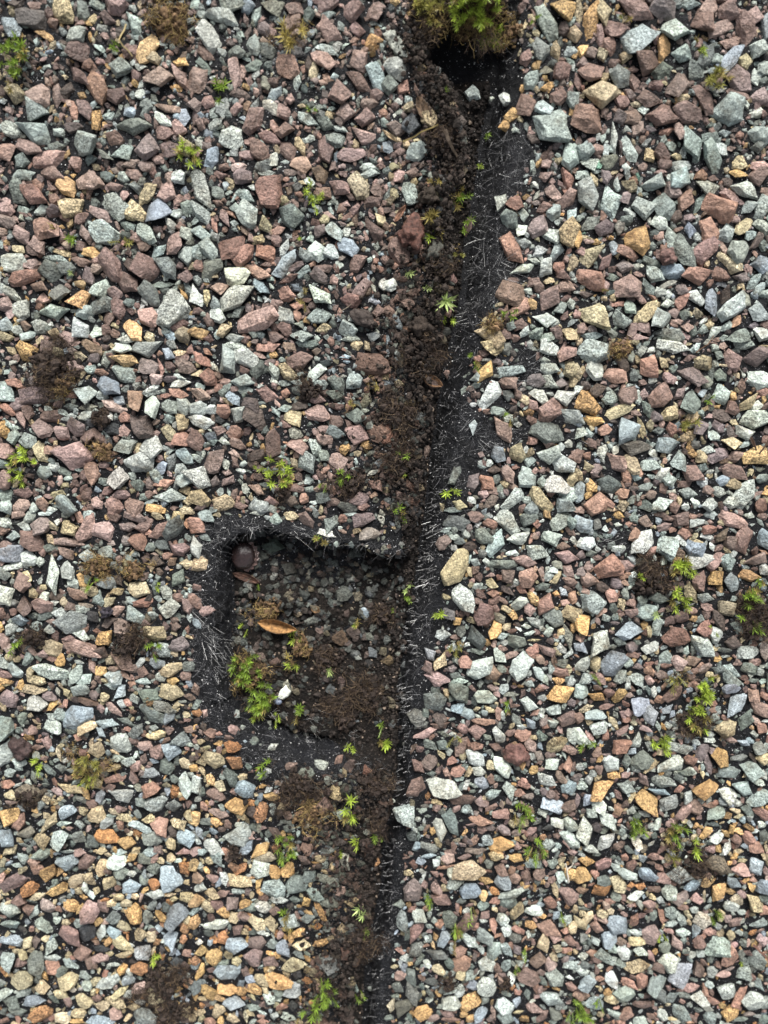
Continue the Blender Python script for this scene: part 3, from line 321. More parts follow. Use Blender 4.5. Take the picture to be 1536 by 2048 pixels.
14 8 24 20 30 G;15 23 17 13 60 w;28 4 9 7 60 t;38 3 13 10 0 r;1 24 14 8 80 t;31 26 20 14 15 R;46 28 13 9 60 g;38 18 14 10 50 d;59 20 20 17 40 R;70 17 12 8 40 t;77 4 26 10 10 w;74 29 12 8 40 p;93 26 24 15 20 v;102 17 17 13 30 t;90 13 12 6 -15 r;96 5 10 7 -40 w;123 15 17 12 50 p;142 13 24 17 -10 r;119 19 12 3 10 t;132 2 18 8 0 G;118 3 10 6 0 p;115 27 12 9 50 g;146 30 20 15 30 w;149 40 10 8 20 R;129 26 7 5 50 t;133 36 14 8 75 r;138 49 18 12 -60 t;126 44 9 7 60 o;115 42 17 14 60 w;92 47 18 14 -60 g;67 43 22 17 -60 p;82 42 12 8 -40 v;41 43 16 15 0 r;49 44 12 6 80 G;27 44 13 12 0 G;17 38 14 9 -30 d;7 35 10 7 0 d;9 49 21 17 15 o;32 57 28 11 -25 t;13 64 17 9 10 o;23 70 12 8 -10 R;39 71 22 19 -45 b;52 69 20 6 75 t;57 53 16 8 60 g;48 57 9 5 20 r;47 85 26 12 5 d;59 67 10 6 80 t;75 58 15 12 -40 t;80 51 8 4 60 t;54 42 9 7 -70 p;53 33 8 6 20 r;60 31 10 6 -40 w;63 60 12 8 30 v;68 65 9 5 80 r;76 70 13 8 70 R;66 71 10 7 0 g;1 63 12 8 80 b;3 73 12 9 -60 w;12 81 12 7 40 r;21 87 13 8 -70 G;10 73 10 6 50 G;73 83 18 13 5 b;89 76 16 8 -25 t;93 60 12 8 -30 t;99 57 7 6 0 G;99 68 15 11 -20 v;116 59 15 11 20 d;126 53 14 10 20 r;113 68 12 7 40 v;107 59 8 4 -10 p;109 74 14 9 50 w;122 80 18 9 10 t;134 72 18 14 60 w;126 64 9 5 20 t;123 72 12 6 60 d;144 62 24 15 10 w;144 51 12 7 -30 w;139 79 22 5 -30 G;152 79 10 7 80 R;143 91 21 17 -20 o;96 82 8 6 0 g;105 86 12 8 10 w;91 87 12 7 60 o;99 92 12 9 60 t;113 90 19 11 -30 v;127 92 13 10 -20 p;127 104 22 11 20 r;62 89 9 6 30 w;81 96 17 13 70 G;59 98 15 9 0 G;2 91 12 11 60 r;31 97 18 15 60 p;44 98 18 12 50 t;9 99 10 8 70 t;17 101 12 9 -60 p;40 107 12 8 70 R;51 105 10 6 60 R;69 105 14 9 -60 w;92 105 20 14 40 r;74 110 12 10 50 G;101 101 10 8 0 g;117 111 12 9 -20 b;126 114 15 10 40 t;101 113 10 9 0 w;2 107 12 7 50 t;12 116 11 9 40 o;26 114 20 14 15 g;2 120 18 9 -80 G;17 130 20 17 -30 R;37 121 11 9 -30 R;49 128 9 6 40 R;55 116 12 7 -20 G;60 122 12 8 -10 r;70 117 10 8 70 r;66 129 18 11 -30 w;88 121 16 10 15 G;87 114 14 6 0 r;114 120 12 8 20 w;134 121 25 16 -65 w;107 129 16 12 0 w;124 128 16 10 -20 w;87 132 8 6 20 w;95 128 10 7 50 w;78 124 10 7 60 p;79 132 10 9 60 r;37 131 10 9 0 t;27 130 9 6 60 R;148 131 13 10 60 R;149 110 12 9 0 G;3 134 9 6 0 p;30 134 10 4 0 t;82 127 9 4 80 t;48 109 10 7 20 G;57 111 7 5 0 r;46 117 11 4 0 d;76 120 8 5 0 w;55 131 12 10 60 g;147 102 10 4 0 g;105 118 9 7 0 p;78 22 8 7 0 g;104 32 10 10 0 g;65 24 7 4 0 t;127 22 6 5 0 r
@0 1026
4 7 12 8 5 w;15 1 11 7 0 p;24 3 14 8 -60 G;38 0 12 5 0 w;54 1 14 6 -10 G;72 1 11 8 0 G;64 4 10 8 60 R;20 10 12 10 20 w;35 9 18 13 -20 r;55 11 14 13 0 t;43 11 10 7 60 t;92 3 13 9 0 r;108 3 20 8 10 p;126 2 12 7 20 t;142 3 14 10 -20 t;70 13 28 12 -55 p;82 14 21 17 0 p;55 23 26 7 5 p;27 22 17 17 0 r;40 21 12 7 50 t;11 18 12 9 0 G;3 14 12 8 0 r;11 32 20 17 -40 b;25 36 13 12 0 w;10 43 22 7 -15 w;3 26 12 10 -50 p;2 38 8 7 0 p;88 24 9 5 0 p;85 32 13 11 -20 G;70 35 16 12 10 w;68 27 11 4 0 G;54 32 16 10 40 p;43 27 14 6 0 g;42 49 32 15 80 w;56 46 16 12 60 G;59 56 12 9 50 G;66 53 17 8 60 o;72 62 14 9 10 t;86 55 17 13 -20 G;95 54 9 7 60 d;95 63 12 8 -20 t;87 71 13 8 -40 t;62 66 17 11 10 p;78 69 12 9 70 G;102 11 18 7 0 p;111 22 16 14 40 R;101 23 10 9 40 v;117 9 16 10 -40 r;129 13 22 9 -45 R;141 13 24 15 -55 g;130 25 14 8 30 g;145 29 16 11 0 R;151 20 8 6 70 G;151 8 8 7 80 R;134 33 9 7 -40 R;137 39 12 7 -30 r;150 40 12 9 0 t;125 38 13 10 0 d;143 52 17 11 -50 g;134 64 14 9 60 w;112 60 18 13 20 t;143 67 10 8 0 r;116 72 20 10 -10 R;106 69 12 6 10 w;108 82 19 14 60 G;137 75 18 12 -30 G;151 74 14 9 80 r;96 77 13 8 -30 R;98 89 15 11 60 r;88 86 14 9 -20 d;84 99 16 12 -40 o;78 94 7 5 0 R;65 77 14 8 0 G;48 80 13 8 -10 w;60 86 26 18 -20 G;66 97 14 9 20 w;75 82 12 9 60 k;38 80 18 9 -25 g;41 87 12 5 0 r;31 90 10 8 30 G;18 86 13 12 0 b;10 92 14 9 -40 w;20 73 16 15 0 r;35 74 16 14 30 p;37 66 10 9 60 w;27 64 9 8 60 t;19 55 16 14 -50 p;22 49 13 8 20 t;5 64 20 16 60 w;4 48 12 10 0 g;10 72 11 6 0 g;46 67 12 6 0 d;52 71 10 7 60 t;57 74 9 8 0 r;2 80 9 8 60 r;1 91 9 5 80 o;27 82 9 6 0 g;3 101 16 9 60 p;43 107 20 14 50 t;49 118 13 8 -55 o;42 116 9 6 20 R;36 113 8 8 60 p;67 108 34 13 20 p;80 110 16 12 20 r;57 100 14 6 10 r;125 96 20 15 15 t;144 104 17 13 0 v;131 109 14 11 60 G;113 100 8 5 0 w;100 116 22 14 40 r;108 124 12 7 0 r;115 127 11 9 -70 r;126 121 12 10 20 b;138 124 18 11 -30 t;151 122 11 8 0 g;148 130 10 8 0 p;129 132 11 8 60 w;138 134 12 6 0 o;114 134 14 6 0 G;120 131 9 5 20 d;81 126 11 9 -20 o;93 131 16 13 -20 G;74 122 12 7 60 p;62 127 17 9 -60 G;42 127 28 13 25 w;67 133 16 9 -20 G;25 126 13 6 -60 t;29 133 18 8 10 t;22 118 18 7 -60 G;12 126 16 10 50 G;3 120 12 8 60 G;4 129 13 8 10 p;5 134 12 6 0 o;9 115 9 8 10 t;8 108 12 7 30 p;89 117 8 7 0 t;102 130 12 4 40 r;92 125 10 6 0 r;88 79 8 6 0 r;121 27 9 7 0 g;105 50 6 5 0 r;121 50 4 4 0 w;70 74 14 4 0 v;96 95 10 8 60 r;78 131 6 5 0 r
@384 1026
12 2 14 9 20 G;4 10 17 14 40 R;4 27 18 10 70 w;6 41 16 11 -20 t;11 19 10 5 20 g;55 0 16 5 0 G;67 5 12 10 -60 G;79 2 13 7 0 t;91 6 16 12 60 r;121 5 9 8 60 R;137 5 18 12 0 v;142 16 17 10 -10 r;111 8 16 12 -60 g;109 16 16 6 20 w;127 1 12 4 0 G;3 70 16 9 40 r;5 59 8 6 30 r;13 77 13 8 -10 p;4 88 12 6 50 b;152 5 10 5 60 w;62 31 19 12 0 E;51 20 12 9 40 g;42 28 9 5 20 g;69 22 5 3 0 w;75 31 5 4 0 p;85 40 9 6 60 R;90 47 6 6 0 w;102 54 9 4 10 R;75 50 14 10 30 g;63 44 5 5 0 g;91 58 5 4 0 w;93 67 7 6 60 t;101 68 5 5 0 w;107 70 9 7 60 G;97 82 11 7 50 t;121 70 14 12 0 g;127 58 9 6 0 w;131 38 10 5 10 g;132 73 10 8 60 t;110 78 10 6 60 g;119 107 16 12 30 O;129 103 12 9 40 p;138 105 7 7 0 v;144 119 12 8 60 b;138 88 14 8 60 w;140 81 7 5 60 p;44 94 7 5 -60 p;57 105 11 7 20 w;92 94 16 7 -20 w;132 122 8 6 30 w;64 126 10 7 -20 R;49 113 14 5 -60 r;104 135 10 4 0 w;75 70 9 5 -40 t;44 58 8 6 20 t;113 45 8 5 0 g;55 40 8 6 0 g;121 117 14 5 0 G;88 72 10 10 0 g;76 58 10 6 0 g
@768 1026
3 34 6 4 0 R;11 46 6 5 0 p;11 8 11 4 85 G;3 125 14 8 -20 o;17 118 8 6 70 r;24 75 6 5 0 r;58 7 20 12 10 k;47 23 13 9 -60 r;60 22 9 7 0 g;73 3 14 9 10 r;85 9 13 8 20 R;99 6 24 15 35 w;79 19 18 12 50 g;68 27 12 9 0 d;90 24 24 12 -60 G;108 21 18 12 -20 w;114 13 11 4 5 g;78 32 9 8 0 g;101 32 13 5 -5 w;95 41 24 9 5 g;57 42 34 18 -65 t;62 66 26 16 55 w;112 38 20 9 20 p;121 32 18 14 20 w;132 18 18 17 60 G;141 5 20 13 -40 w;117 5 16 12 0 g;123 9 9 6 50 R;118 20 10 3 -70 R;142 26 12 6 0 r;146 35 20 11 20 p;151 22 8 5 70 w;149 8 8 12 0 G;148 14 12 6 50 r;130 1 10 6 60 o;99 50 14 13 40 r;115 52 16 15 60 R;126 49 13 6 85 p;131 51 9 7 -60 G;135 45 8 6 0 G;127 59 12 8 -20 g;138 52 13 6 -60 t;138 40 12 7 30 g;148 46 12 9 40 p;148 55 12 8 20 r;85 55 13 8 20 t;75 59 10 7 -20 G;86 49 10 4 -5 p;77 65 11 6 40 r;75 70 10 6 10 r;87 64 10 7 0 R;97 61 16 7 40 d;95 70 13 5 30 r;110 61 10 6 40 R;88 70 12 7 -40 r;80 81 18 16 -60 r;108 72 14 10 -60 G;96 76 11 5 10 t;103 80 10 7 30 o;92 84 12 8 40 g;119 69 14 9 50 o;116 77 10 8 40 p;129 73 20 14 -60 R;137 64 6 5 0 o;143 63 10 6 50 b;151 67 10 8 60 R;145 71 8 5 0 R;149 80 15 12 20 t;136 83 18 14 30 g;119 86 14 8 30 w;89 93 15 9 -60 o;98 91 9 6 -40 t;93 98 14 7 -10 G;106 103 17 12 25 g;73 99 21 15 80 k;58 86 9 8 -40 o;52 80 12 8 30 d;47 97 12 9 20 G;55 107 10 8 0 G;46 117 18 10 -65 t;65 118 13 11 0 R;55 124 8 7 0 r;51 110 11 5 80 r;91 112 16 9 60 G;95 108 8 5 20 R;101 114 13 6 -20 p;109 121 22 16 -70 w;87 128 16 13 60 r;75 123 28 16 -50 w;94 125 10 7 50 G;42 132 20 12 10 p;35 124 14 10 60 r;60 134 14 6 0 G;119 109 11 8 -20 R;131 110 18 12 50 p;125 117 9 6 50 r;117 96 10 4 -15 w;114 91 9 5 0 w;131 96 12 7 -50 w;120 102 12 3 0 t;147 98 22 8 80 g;152 92 10 6 80 o;138 102 8 3 20 w;142 109 12 6 50 w;139 111 10 5 60 t;142 120 11 8 -20 g;148 113 10 5 -40 w;134 124 9 6 80 G;124 127 14 8 60 G;129 133 9 5 70 G;142 127 16 10 20 R;148 125 9 5 80 t;139 134 10 6 0 o;148 132 9 5 -30 g;97 126 8 5 60 r;100 133 10 4 -60 G;117 133 8 5 0 r;75 111 11 5 10 g;57 130 9 6 0 g;37 112 14 9 60 b;57 99 9 5 0 r;90 77 9 5 60 r;66 79 8 4 60 p
@1152 1026
6 9 18 13 30 b;17 8 11 8 -60 g;13 0 9 5 0 R;33 2 10 8 0 o;46 4 10 7 60 g;55 6 13 9 20 r;67 1 10 5 0 r;71 11 13 7 -20 p;84 5 16 11 -20 r;73 4 8 5 0 r;97 7 15 7 -15 G;107 1 12 7 10 G;107 7 5 4 0 p;118 8 11 5 10 t;124 5 26 12 25 p;139 2 10 6 0 G;149 3 9 6 0 r;147 7 9 4 50 g;93 3 8 6 0 r;87 17 11 9 30 R;106 14 12 9 10 R;117 18 14 10 -60 d;105 19 12 5 20 w;124 24 12 12 0 r;134 20 24 14 -75 r;150 20 18 12 80 b;48 17 15 10 -40 R;54 23 26 14 -50 w;72 25 20 15 -60 G;60 31 12 6 -55 R;94 28 17 12 10 b;97 24 14 6 30 t;84 22 11 6 40 w;8 24 15 11 10 w;11 32 10 7 -20 g;35 29 15 7 0 G;82 32 10 8 60 r;97 38 25 12 -10 w;45 37 9 6 50 w;54 39 14 7 0 g;70 37 9 9 60 w;111 38 18 11 -60 p;122 40 17 12 60 G;143 37 20 13 0 R;109 27 9 5 60 w;3 33 9 8 0 r;10 42 10 6 -60 p;3 46 9 7 0 v;25 43 22 18 -20 R;40 42 13 10 20 p;39 50 12 5 -20 R;10 54 15 13 20 p;20 59 12 9 0 d;32 56 12 9 40 v;45 56 14 8 50 g;98 54 17 12 -80 r;112 52 16 14 -30 o;138 50 16 9 15 o;125 56 18 12 40 b;150 45 10 9 50 G;2 59 10 5 70 g;13 71 20 18 0 G;28 65 13 9 60 R;39 64 10 6 70 g;54 68 13 9 0 g;66 68 16 9 20 g;57 79 20 14 20 G;91 64 18 9 60 t;103 68 18 9 15 w;36 73 10 6 80 t;44 71 10 8 70 r;43 80 12 9 0 r;104 75 14 7 30 p;120 76 18 15 50 t;20 79 10 5 -40 p;24 84 9 8 60 G;31 83 8 6 80 G;17 86 7 4 60 p;5 87 19 14 60 o;1 80 12 8 90 t;84 83 12 10 20 r;93 79 14 7 30 p;76 85 11 7 0 r;114 85 20 9 60 d;103 91 13 10 -50 R;112 97 14 11 60 w;130 92 16 10 15 G;90 90 10 6 80 k;65 90 19 9 -85 G;42 93 23 15 0 b;59 95 10 5 80 t;19 103 26 16 -65 w;79 99 22 18 0 R;101 106 26 13 50 w;124 103 14 11 0 r;59 107 14 7 -20 w;45 107 12 9 0 r;45 113 11 5 0 r;35 103 12 8 20 g;28 107 9 5 0 g;4 107 13 9 40 b;88 110 8 6 -60 G;71 116 12 11 60 G;81 118 15 11 50 p;93 118 12 9 0 r;113 116 7 6 0 o;122 117 5 4 0 o;138 111 20 12 -10 G;151 110 16 9 80 r;147 105 3 3 0 w;119 110 13 6 10 g;28 121 26 16 -60 b;40 118 12 8 50 G;5 121 16 9 -50 w;15 119 15 10 70 t;49 122 9 6 10 v;57 125 12 8 60 R;35 130 13 9 -50 G;48 131 16 9 50 G;67 129 16 8 20 r;71 122 10 6 10 R;17 131 14 8 40 r;8 132 13 10 -40 G;88 124 8 5 -20 t;102 125 14 7 -60 p;107 129 8 7 0 t;94 127 11 6 -40 r;124 125 18 8 30 G;122 131 20 10 50 G;113 125 12 8 20 g;138 124 13 9 0 g;135 132 12 6 20 r;147 127 12 8 60 G;130 120 9 6 10 p;145 119 9 6 0 r;58 134 10 7 60 p;150 134 10 4 0 G;29 95 6 4 0 r;66 6 8 6 60 b;70 87 3 5 0 w;3 8 8 6 0 G
@0 1368
5 0 10 4 0 t;27 3 22 8 0 t;9 12 16 12 60 v;29 14 16 15 60 w;40 9 12 8 20 v;46 6 9 5 60 w;53 6 8 7 60 t;65 5 14 13 0 G;90 1 14 8 0 G;76 8 9 7 60 v;84 10 9 8 -30 t;43 16 14 5 -45 o;53 14 8 6 60 R;2 17 12 9 70 t;62 25 28 18 -40 b;49 24 12 9 60 G;71 15 16 7 20 r;97 6 14 9 -50 b;98 15 8 6 60 w;103 14 8 5 30 R;108 12 12 8 70 w;81 20 8 6 60 p;91 20 17 8 35 p;119 9 18 14 20 g;138 6 19 14 15 t;152 10 10 6 30 d;122 24 24 13 40 g;136 25 15 9 -70 b;132 18 20 10 20 g;4 31 18 16 40 g;18 27 12 8 -60 g;25 25 6 4 -60 t;42 33 19 12 20 w;71 32 16 9 -20 t;86 30 18 10 15 b;80 38 12 8 40 b;100 29 16 6 20 g;103 36 7 5 20 R;97 46 19 17 20 w;110 37 16 8 -40 g;125 41 19 8 -15 t;136 36 7 6 60 r;118 49 14 9 20 p;126 54 12 14 40 r;137 52 16 14 30 b;145 43 16 12 0 g;104 61 10 9 -50 w;95 58 10 7 0 G;109 65 9 8 0 p;116 60 10 7 -70 r;121 71 16 9 5 b;133 65 14 12 60 g;150 64 14 9 60 t;107 74 14 9 90 p;92 67 13 7 -20 t;93 75 19 7 -10 R;98 88 21 16 40 w;79 52 14 12 -50 t;46 52 18 6 60 t;27 37 9 7 30 r;21 38 8 5 20 r;18 51 16 12 20 s;32 50 11 5 -5 r;38 46 12 8 60 p;5 55 28 13 -60 G;20 63 12 5 -20 w;48 67 11 8 0 g;40 69 12 6 50 G;8 71 10 7 0 G;27 74 12 7 60 g;15 65 14 6 60 G;7 80 12 8 0 R;8 88 14 8 0 t;24 87 17 17 60 D;9 95 13 5 0 p;8 104 19 15 -50 o;16 109 16 10 -60 R;57 83 24 8 15 t;46 85 11 6 30 r;69 87 11 8 40 o;76 80 14 8 -20 t;88 83 13 7 -30 r;44 94 7 5 60 t;66 92 10 6 30 g;81 89 10 8 70 b;56 100 16 13 -60 b;67 101 9 7 60 t;74 95 10 7 0 r;79 104 16 14 -50 t;33 96 10 6 -50 G;28 105 12 5 -10 t;40 111 24 9 -60 t;34 124 14 12 60 t;50 111 16 5 -15 G;6 122 16 14 30 b;21 119 16 10 -20 g;9 133 14 8 -40 t;48 123 14 13 0 G;64 112 9 7 20 G;71 115 9 4 -60 p;64 122 12 9 60 g;75 125 13 10 70 g;58 128 9 5 -60 g;86 110 14 8 -30 G;92 102 10 6 30 t;99 106 14 7 20 t;97 112 9 6 60 R;87 121 20 11 15 O;102 127 15 13 20 o;83 132 10 6 0 t;110 123 7 3 80 t;105 82 5 3 20 w;121 82 16 10 -20 R;112 82 8 5 60 g;114 71 7 6 60 p;113 94 10 8 0 g;125 96 20 13 -10 w;110 103 9 7 20 g;140 86 12 8 80 O;133 80 10 6 10 t;140 97 12 12 0 g;148 80 20 11 80 G;151 96 6 8 0 r;128 111 21 14 50 R;113 113 20 7 30 G;120 107 12 8 0 t;143 110 15 9 40 t;151 104 10 8 90 t;148 122 16 13 20 b;137 127 11 9 70 t;138 118 10 6 60 d;122 123 16 12 0 g;119 133 14 8 -10 G;109 133 9 6 -20 t;96 134 12 6 0 G;36 134 18 8 -20 g;55 134 12 5 0 G;64 134 10 6 0 p;148 133 12 6 0 p;128 132 10 7 60 p;128 79 5 3 0 r;57 37 14 6 0 g;37 81 6 5 0 g;140 75 8 7 0 g;56 115 6 4 0 p;71 129 8 5 0 g
@384 1368
3 4 12 8 80 r;5 15 8 6 -50 g;11 22 10 6 -60 p;16 37 10 8 40 R;33 37 10 8 20 p;33 48 14 9 15 O;7 46 8 6 0 t;13 50 7 4 0 t;22 38 6 4 0 R;1 67 8 7 60 o;7 61 10 6 0 t;18 61 20 16 30 t;36 62 19 12 40 O;3 80 15 12 60 G;32 74 17 10 60 g;15 76 12 7 60 o;23 80 11 8 30 t;19 87 18 10 20 r;44 83 17 13 50 b;34 86 8 6 0 p;5 92 10 5 -60 w;36 96 18 13 10 o;47 94 9 6 40 O;56 101 18 10 -70 O;64 90 14 9 0 o;10 97 9 6 50 R;21 102 18 8 20 r;3 106 14 9 -60 o;19 109 9 8 30 o;40 106 10 5 30 t;11 110 14 9 10 g;48 103 12 9 70 d;37 122 22 19 -20 w;6 118 13 6 60 b;18 130 18 12 40 w;2 121 9 6 80 G;46 121 10 5 20 p;44 130 16 8 -60 b;56 131 20 9 -35 o;29 134 12 7 20 R;2 133 8 7 20 p;8 134 10 6 0 G;5 126 8 5 40 w;74 10 16 8 -80 C;67 16 11 5 -60 b;65 9 5 4 0 t;111 11 7 6 0 b;118 4 7 6 30 P;104 65 14 9 50 w;117 63 11 7 -40 r;127 66 12 10 -50 r;114 85 16 11 60 t;124 82 16 10 70 g;89 87 14 7 10 g;105 97 18 11 -50 p;122 104 18 14 30 G;86 106 14 6 -10 g;92 111 7 6 0 G;93 131 12 10 60 r;61 68 7 5 40 w;79 64 12 6 -20 r;97 81 12 7 0 g;92 70 13 10 0 g;67 119 16 8 60 r;140 70 12 8 60 R;132 87 10 4 80 g;118 126 12 7 10 d;108 133 12 6 0 g;128 131 12 8 60 d
@768 1368
43 -1 16 6 0 r;61 5 22 14 50 g;50 6 10 5 70 t;41 13 18 17 0 g;81 10 18 14 15 w;88 3 12 5 20 p;96 3 9 7 -50 G;102 8 12 4 0 g;58 19 14 9 -30 b;68 24 14 8 40 b;74 20 7 4 -20 t;81 23 9 6 50 G;27 26 16 12 50 w;30 32 12 7 -10 w;33 23 10 7 60 g;45 27 12 9 50 d;45 33 15 6 -10 r;33 39 19 8 -20 p;48 40 12 5 20 g;46 47 12 9 20 g;63 36 10 8 60 p;62 49 18 9 -60 r;74 38 14 12 0 p;75 49 12 7 0 R;80 30 20 6 10 R;92 24 14 6 80 p;95 26 10 4 80 w;92 41 18 9 65 w;90 50 14 7 20 r;82 42 9 6 40 g;84 54 9 6 20 g;101 39 9 6 0 r;111 40 13 9 -10 R;106 29 13 7 50 g;105 53 17 17 0 r;115 16 15 12 15 w;121 23 10 5 -30 R;118 32 16 8 50 b;125 24 6 5 60 w;136 20 15 11 20 w;140 8 24 16 -20 o;150 15 8 7 60 v;148 27 18 12 -10 r;135 32 9 8 0 w;127 28 10 7 -60 r;129 34 6 5 0 R;137 48 18 14 -60 t;151 41 14 10 80 w;124 49 8 5 60 b;117 48 13 8 50 p;124 57 11 8 30 r;115 61 12 6 80 p;133 64 16 11 -40 w;147 64 14 9 80 R;119 70 14 7 -65 o;94 65 20 12 55 w;85 65 10 8 50 t;73 59 19 12 30 w;76 69 11 8 0 w;52 54 6 6 0 w;53 61 12 6 -20 R;59 69 12 9 -20 R;46 56 11 5 60 t;37 61 16 12 -60 r;27 65 16 8 55 r;23 51 10 4 -60 r;29 52 10 6 40 r;36 48 14 8 40 g;50 71 9 5 60 p;47 82 30 15 15 w;60 75 8 5 0 G;38 71 8 6 0 g;26 82 20 14 -60 r;35 89 7 5 60 O;42 94 10 5 10 t;66 80 9 4 -60 w;78 79 13 10 40 b;86 76 13 6 70 R;92 75 9 5 20 g;99 84 18 10 80 G;87 88 14 9 -30 G;104 80 5 4 0 o;112 79 11 9 20 R;108 87 10 7 0 R;106 75 5 3 0 t;129 76 16 11 10 w;141 75 16 7 60 r;148 82 14 11 -40 b;133 87 8 7 -10 r;118 83 8 5 10 G;135 96 20 12 10 b;148 97 16 12 10 r;63 92 22 11 -20 r;79 95 12 8 40 p;87 98 14 5 -20 p;94 103 15 10 0 R;75 108 24 9 5 R;55 111 24 10 65 g;44 114 22 10 75 w;18 102 20 16 40 G;43 126 9 5 60 t;65 118 7 4 -50 o;78 116 10 7 10 r;85 115 8 6 0 v;95 116 14 7 40 v;72 125 12 6 -60 R;82 124 12 9 -10 G;93 127 20 12 -20 o;90 134 10 5 0 o;36 130 16 9 30 g;53 134 10 5 0 r;74 133 18 6 0 r;111 111 14 9 20 t;117 100 10 6 40 r;127 102 10 8 60 w;132 115 11 9 0 k;139 110 14 10 50 w;148 112 14 10 40 G;149 123 18 10 50 w;107 119 11 6 10 r;103 112 8 6 30 t;130 128 15 10 -20 G;138 122 6 5 0 r;145 126 11 5 60 p;139 129 7 5 50 G;151 104 8 5 0 r;68 70 10 5 -70 t;106 65 9 5 60 g;115 90 10 6 0 v;150 134 8 5 0 p;125 41 10 8 50 g;63 129 9 5 30 p;24 112 8 4 50 g;148 52 12 8 40 p;6 105 7 4 0 w
@1152 1368
4 5 14 13 -60 G;17 10 17 9 30 o;17 3 9 6 40 p;34 9 14 9 -65 o;26 7 10 8 0 r;51 15 18 14 -40 b;60 24 20 13 60 b;62 6 10 5 80 w;67 12 9 7 -50 R;79 7 20 12 -40 r;73 20 12 7 -50 b;9 19 14 6 -20 t;15 24 16 8 5 G;23 18 14 5 -20 p;2 27 12 8 50 r;18 34 14 10 -10 w;31 24 8 4 70 g;29 30 12 6 50 t;40 28 8 6 0 R;37 23 8 5 50 p;42 23 9 7 50 p;44 35 4 4 0 w;53 35 14 5 10 r;36 37 14 5 -45 r;48 45 15 11 80 w;24 41 11 7 -80 R;3 42 16 10 65 w;11 41 12 5 60 p;35 49 18 13 -40 R;17 55 11 7 -50 p;28 64 16 14 40 w;40 61 13 7 80 g;18 67 11 7 60 r;18 41 6 5 0 g;30 73 10 6 -20 o;20 82 24 13 -30 o;40 81 15 10 20 G;47 68 9 6 0 w;51 59 18 14 -20 g;61 68 7 5 60 w;66 34 10 5 80 G;69 53 10 7 0 t;63 62 24 6 -30 t;76 64 24 13 -15 w;53 76 14 8 55 p;67 77 21 10 15 w;83 51 24 8 10 w;91 61 11 8 20 R;100 54 16 9 -65 v;106 64 20 6 70 v;116 58 18 12 55 o;96 46 9 5 20 w;88 71 14 8 -10 g;83 84 12 7 0 R;81 75 9 7 0 g;91 69 10 7 0 w;103 83 21 15 0 o;122 70 20 10 0 G;137 67 22 14 20 G;121 35 20 14 -30 t;128 15 26 14 -60 b;124 3 18 10 10 b;134 31 24 11 -75 g;142 8 14 12 40 p;147 19 22 11 30 R;151 9 10 8 70 R;148 35 14 9 50 R;123 44 14 6 25 p;144 29 12 6 60 p;134 47 12 6 20 b;142 40 8 7 0 G;109 45 16 5 10 w;99 39 7 5 40 R;107 40 8 5 10 G;146 50 10 10 0 G;141 58 14 5 70 d;130 59 14 6 -10 g;149 58 12 12 0 t;133 82 20 12 30 G;145 90 20 11 -30 G;121 87 16 11 50 w;129 95 8 6 30 w;137 100 11 8 30 g;133 92 7 4 60 p;90 89 12 9 -60 w;75 94 20 13 -10 G;66 86 18 7 10 b;57 93 21 13 45 o;44 90 11 5 -60 t;33 88 12 6 60 r;34 99 12 9 -60 R;18 97 14 11 60 w;9 92 12 8 80 b;4 81 9 7 0 w;1 93 12 6 80 r;12 103 12 9 50 w;6 117 24 14 80 w;11 131 14 8 20 w;16 115 9 8 60 k;25 108 18 10 50 w;23 125 20 11 -60 w;35 128 12 6 -30 r;48 126 14 7 50 C;55 103 11 5 20 w;63 103 6 4 0 R;59 120 8 5 20 p;65 111 13 6 -65 w;60 128 8 3 -50 w;60 113 6 5 0 w;68 132 14 8 -40 p;87 100 18 8 -60 p;95 99 14 11 60 r;107 97 14 6 15 R;112 103 17 13 -10 G;117 93 10 8 60 b;130 105 9 4 -20 t;124 116 12 7 60 o;130 117 13 5 20 o;133 107 8 6 60 b;103 118 12 7 -50 o;112 122 13 7 -30 w;121 130 14 8 -70 w;128 124 9 7 40 r;137 123 14 9 60 R;144 130 14 9 20 R;148 103 16 9 25 R;143 117 7 5 0 w;149 112 8 6 0 w;150 121 10 8 70 g;129 134 9 5 0 t;108 132 10 8 -40 p;118 126 8 5 -20 r;128 101 12 4 20 t;46 66 5 5 0 g;144 77 12 6 20 w;136 72 8 4 -20 t;56 122 7 5 0 g;63 122 9 5 60 g;70 120 6 4 0 t;31 105 6 5 0 R;42 132 10 5 40 g;110 112 12 5 10 g
@0 1706
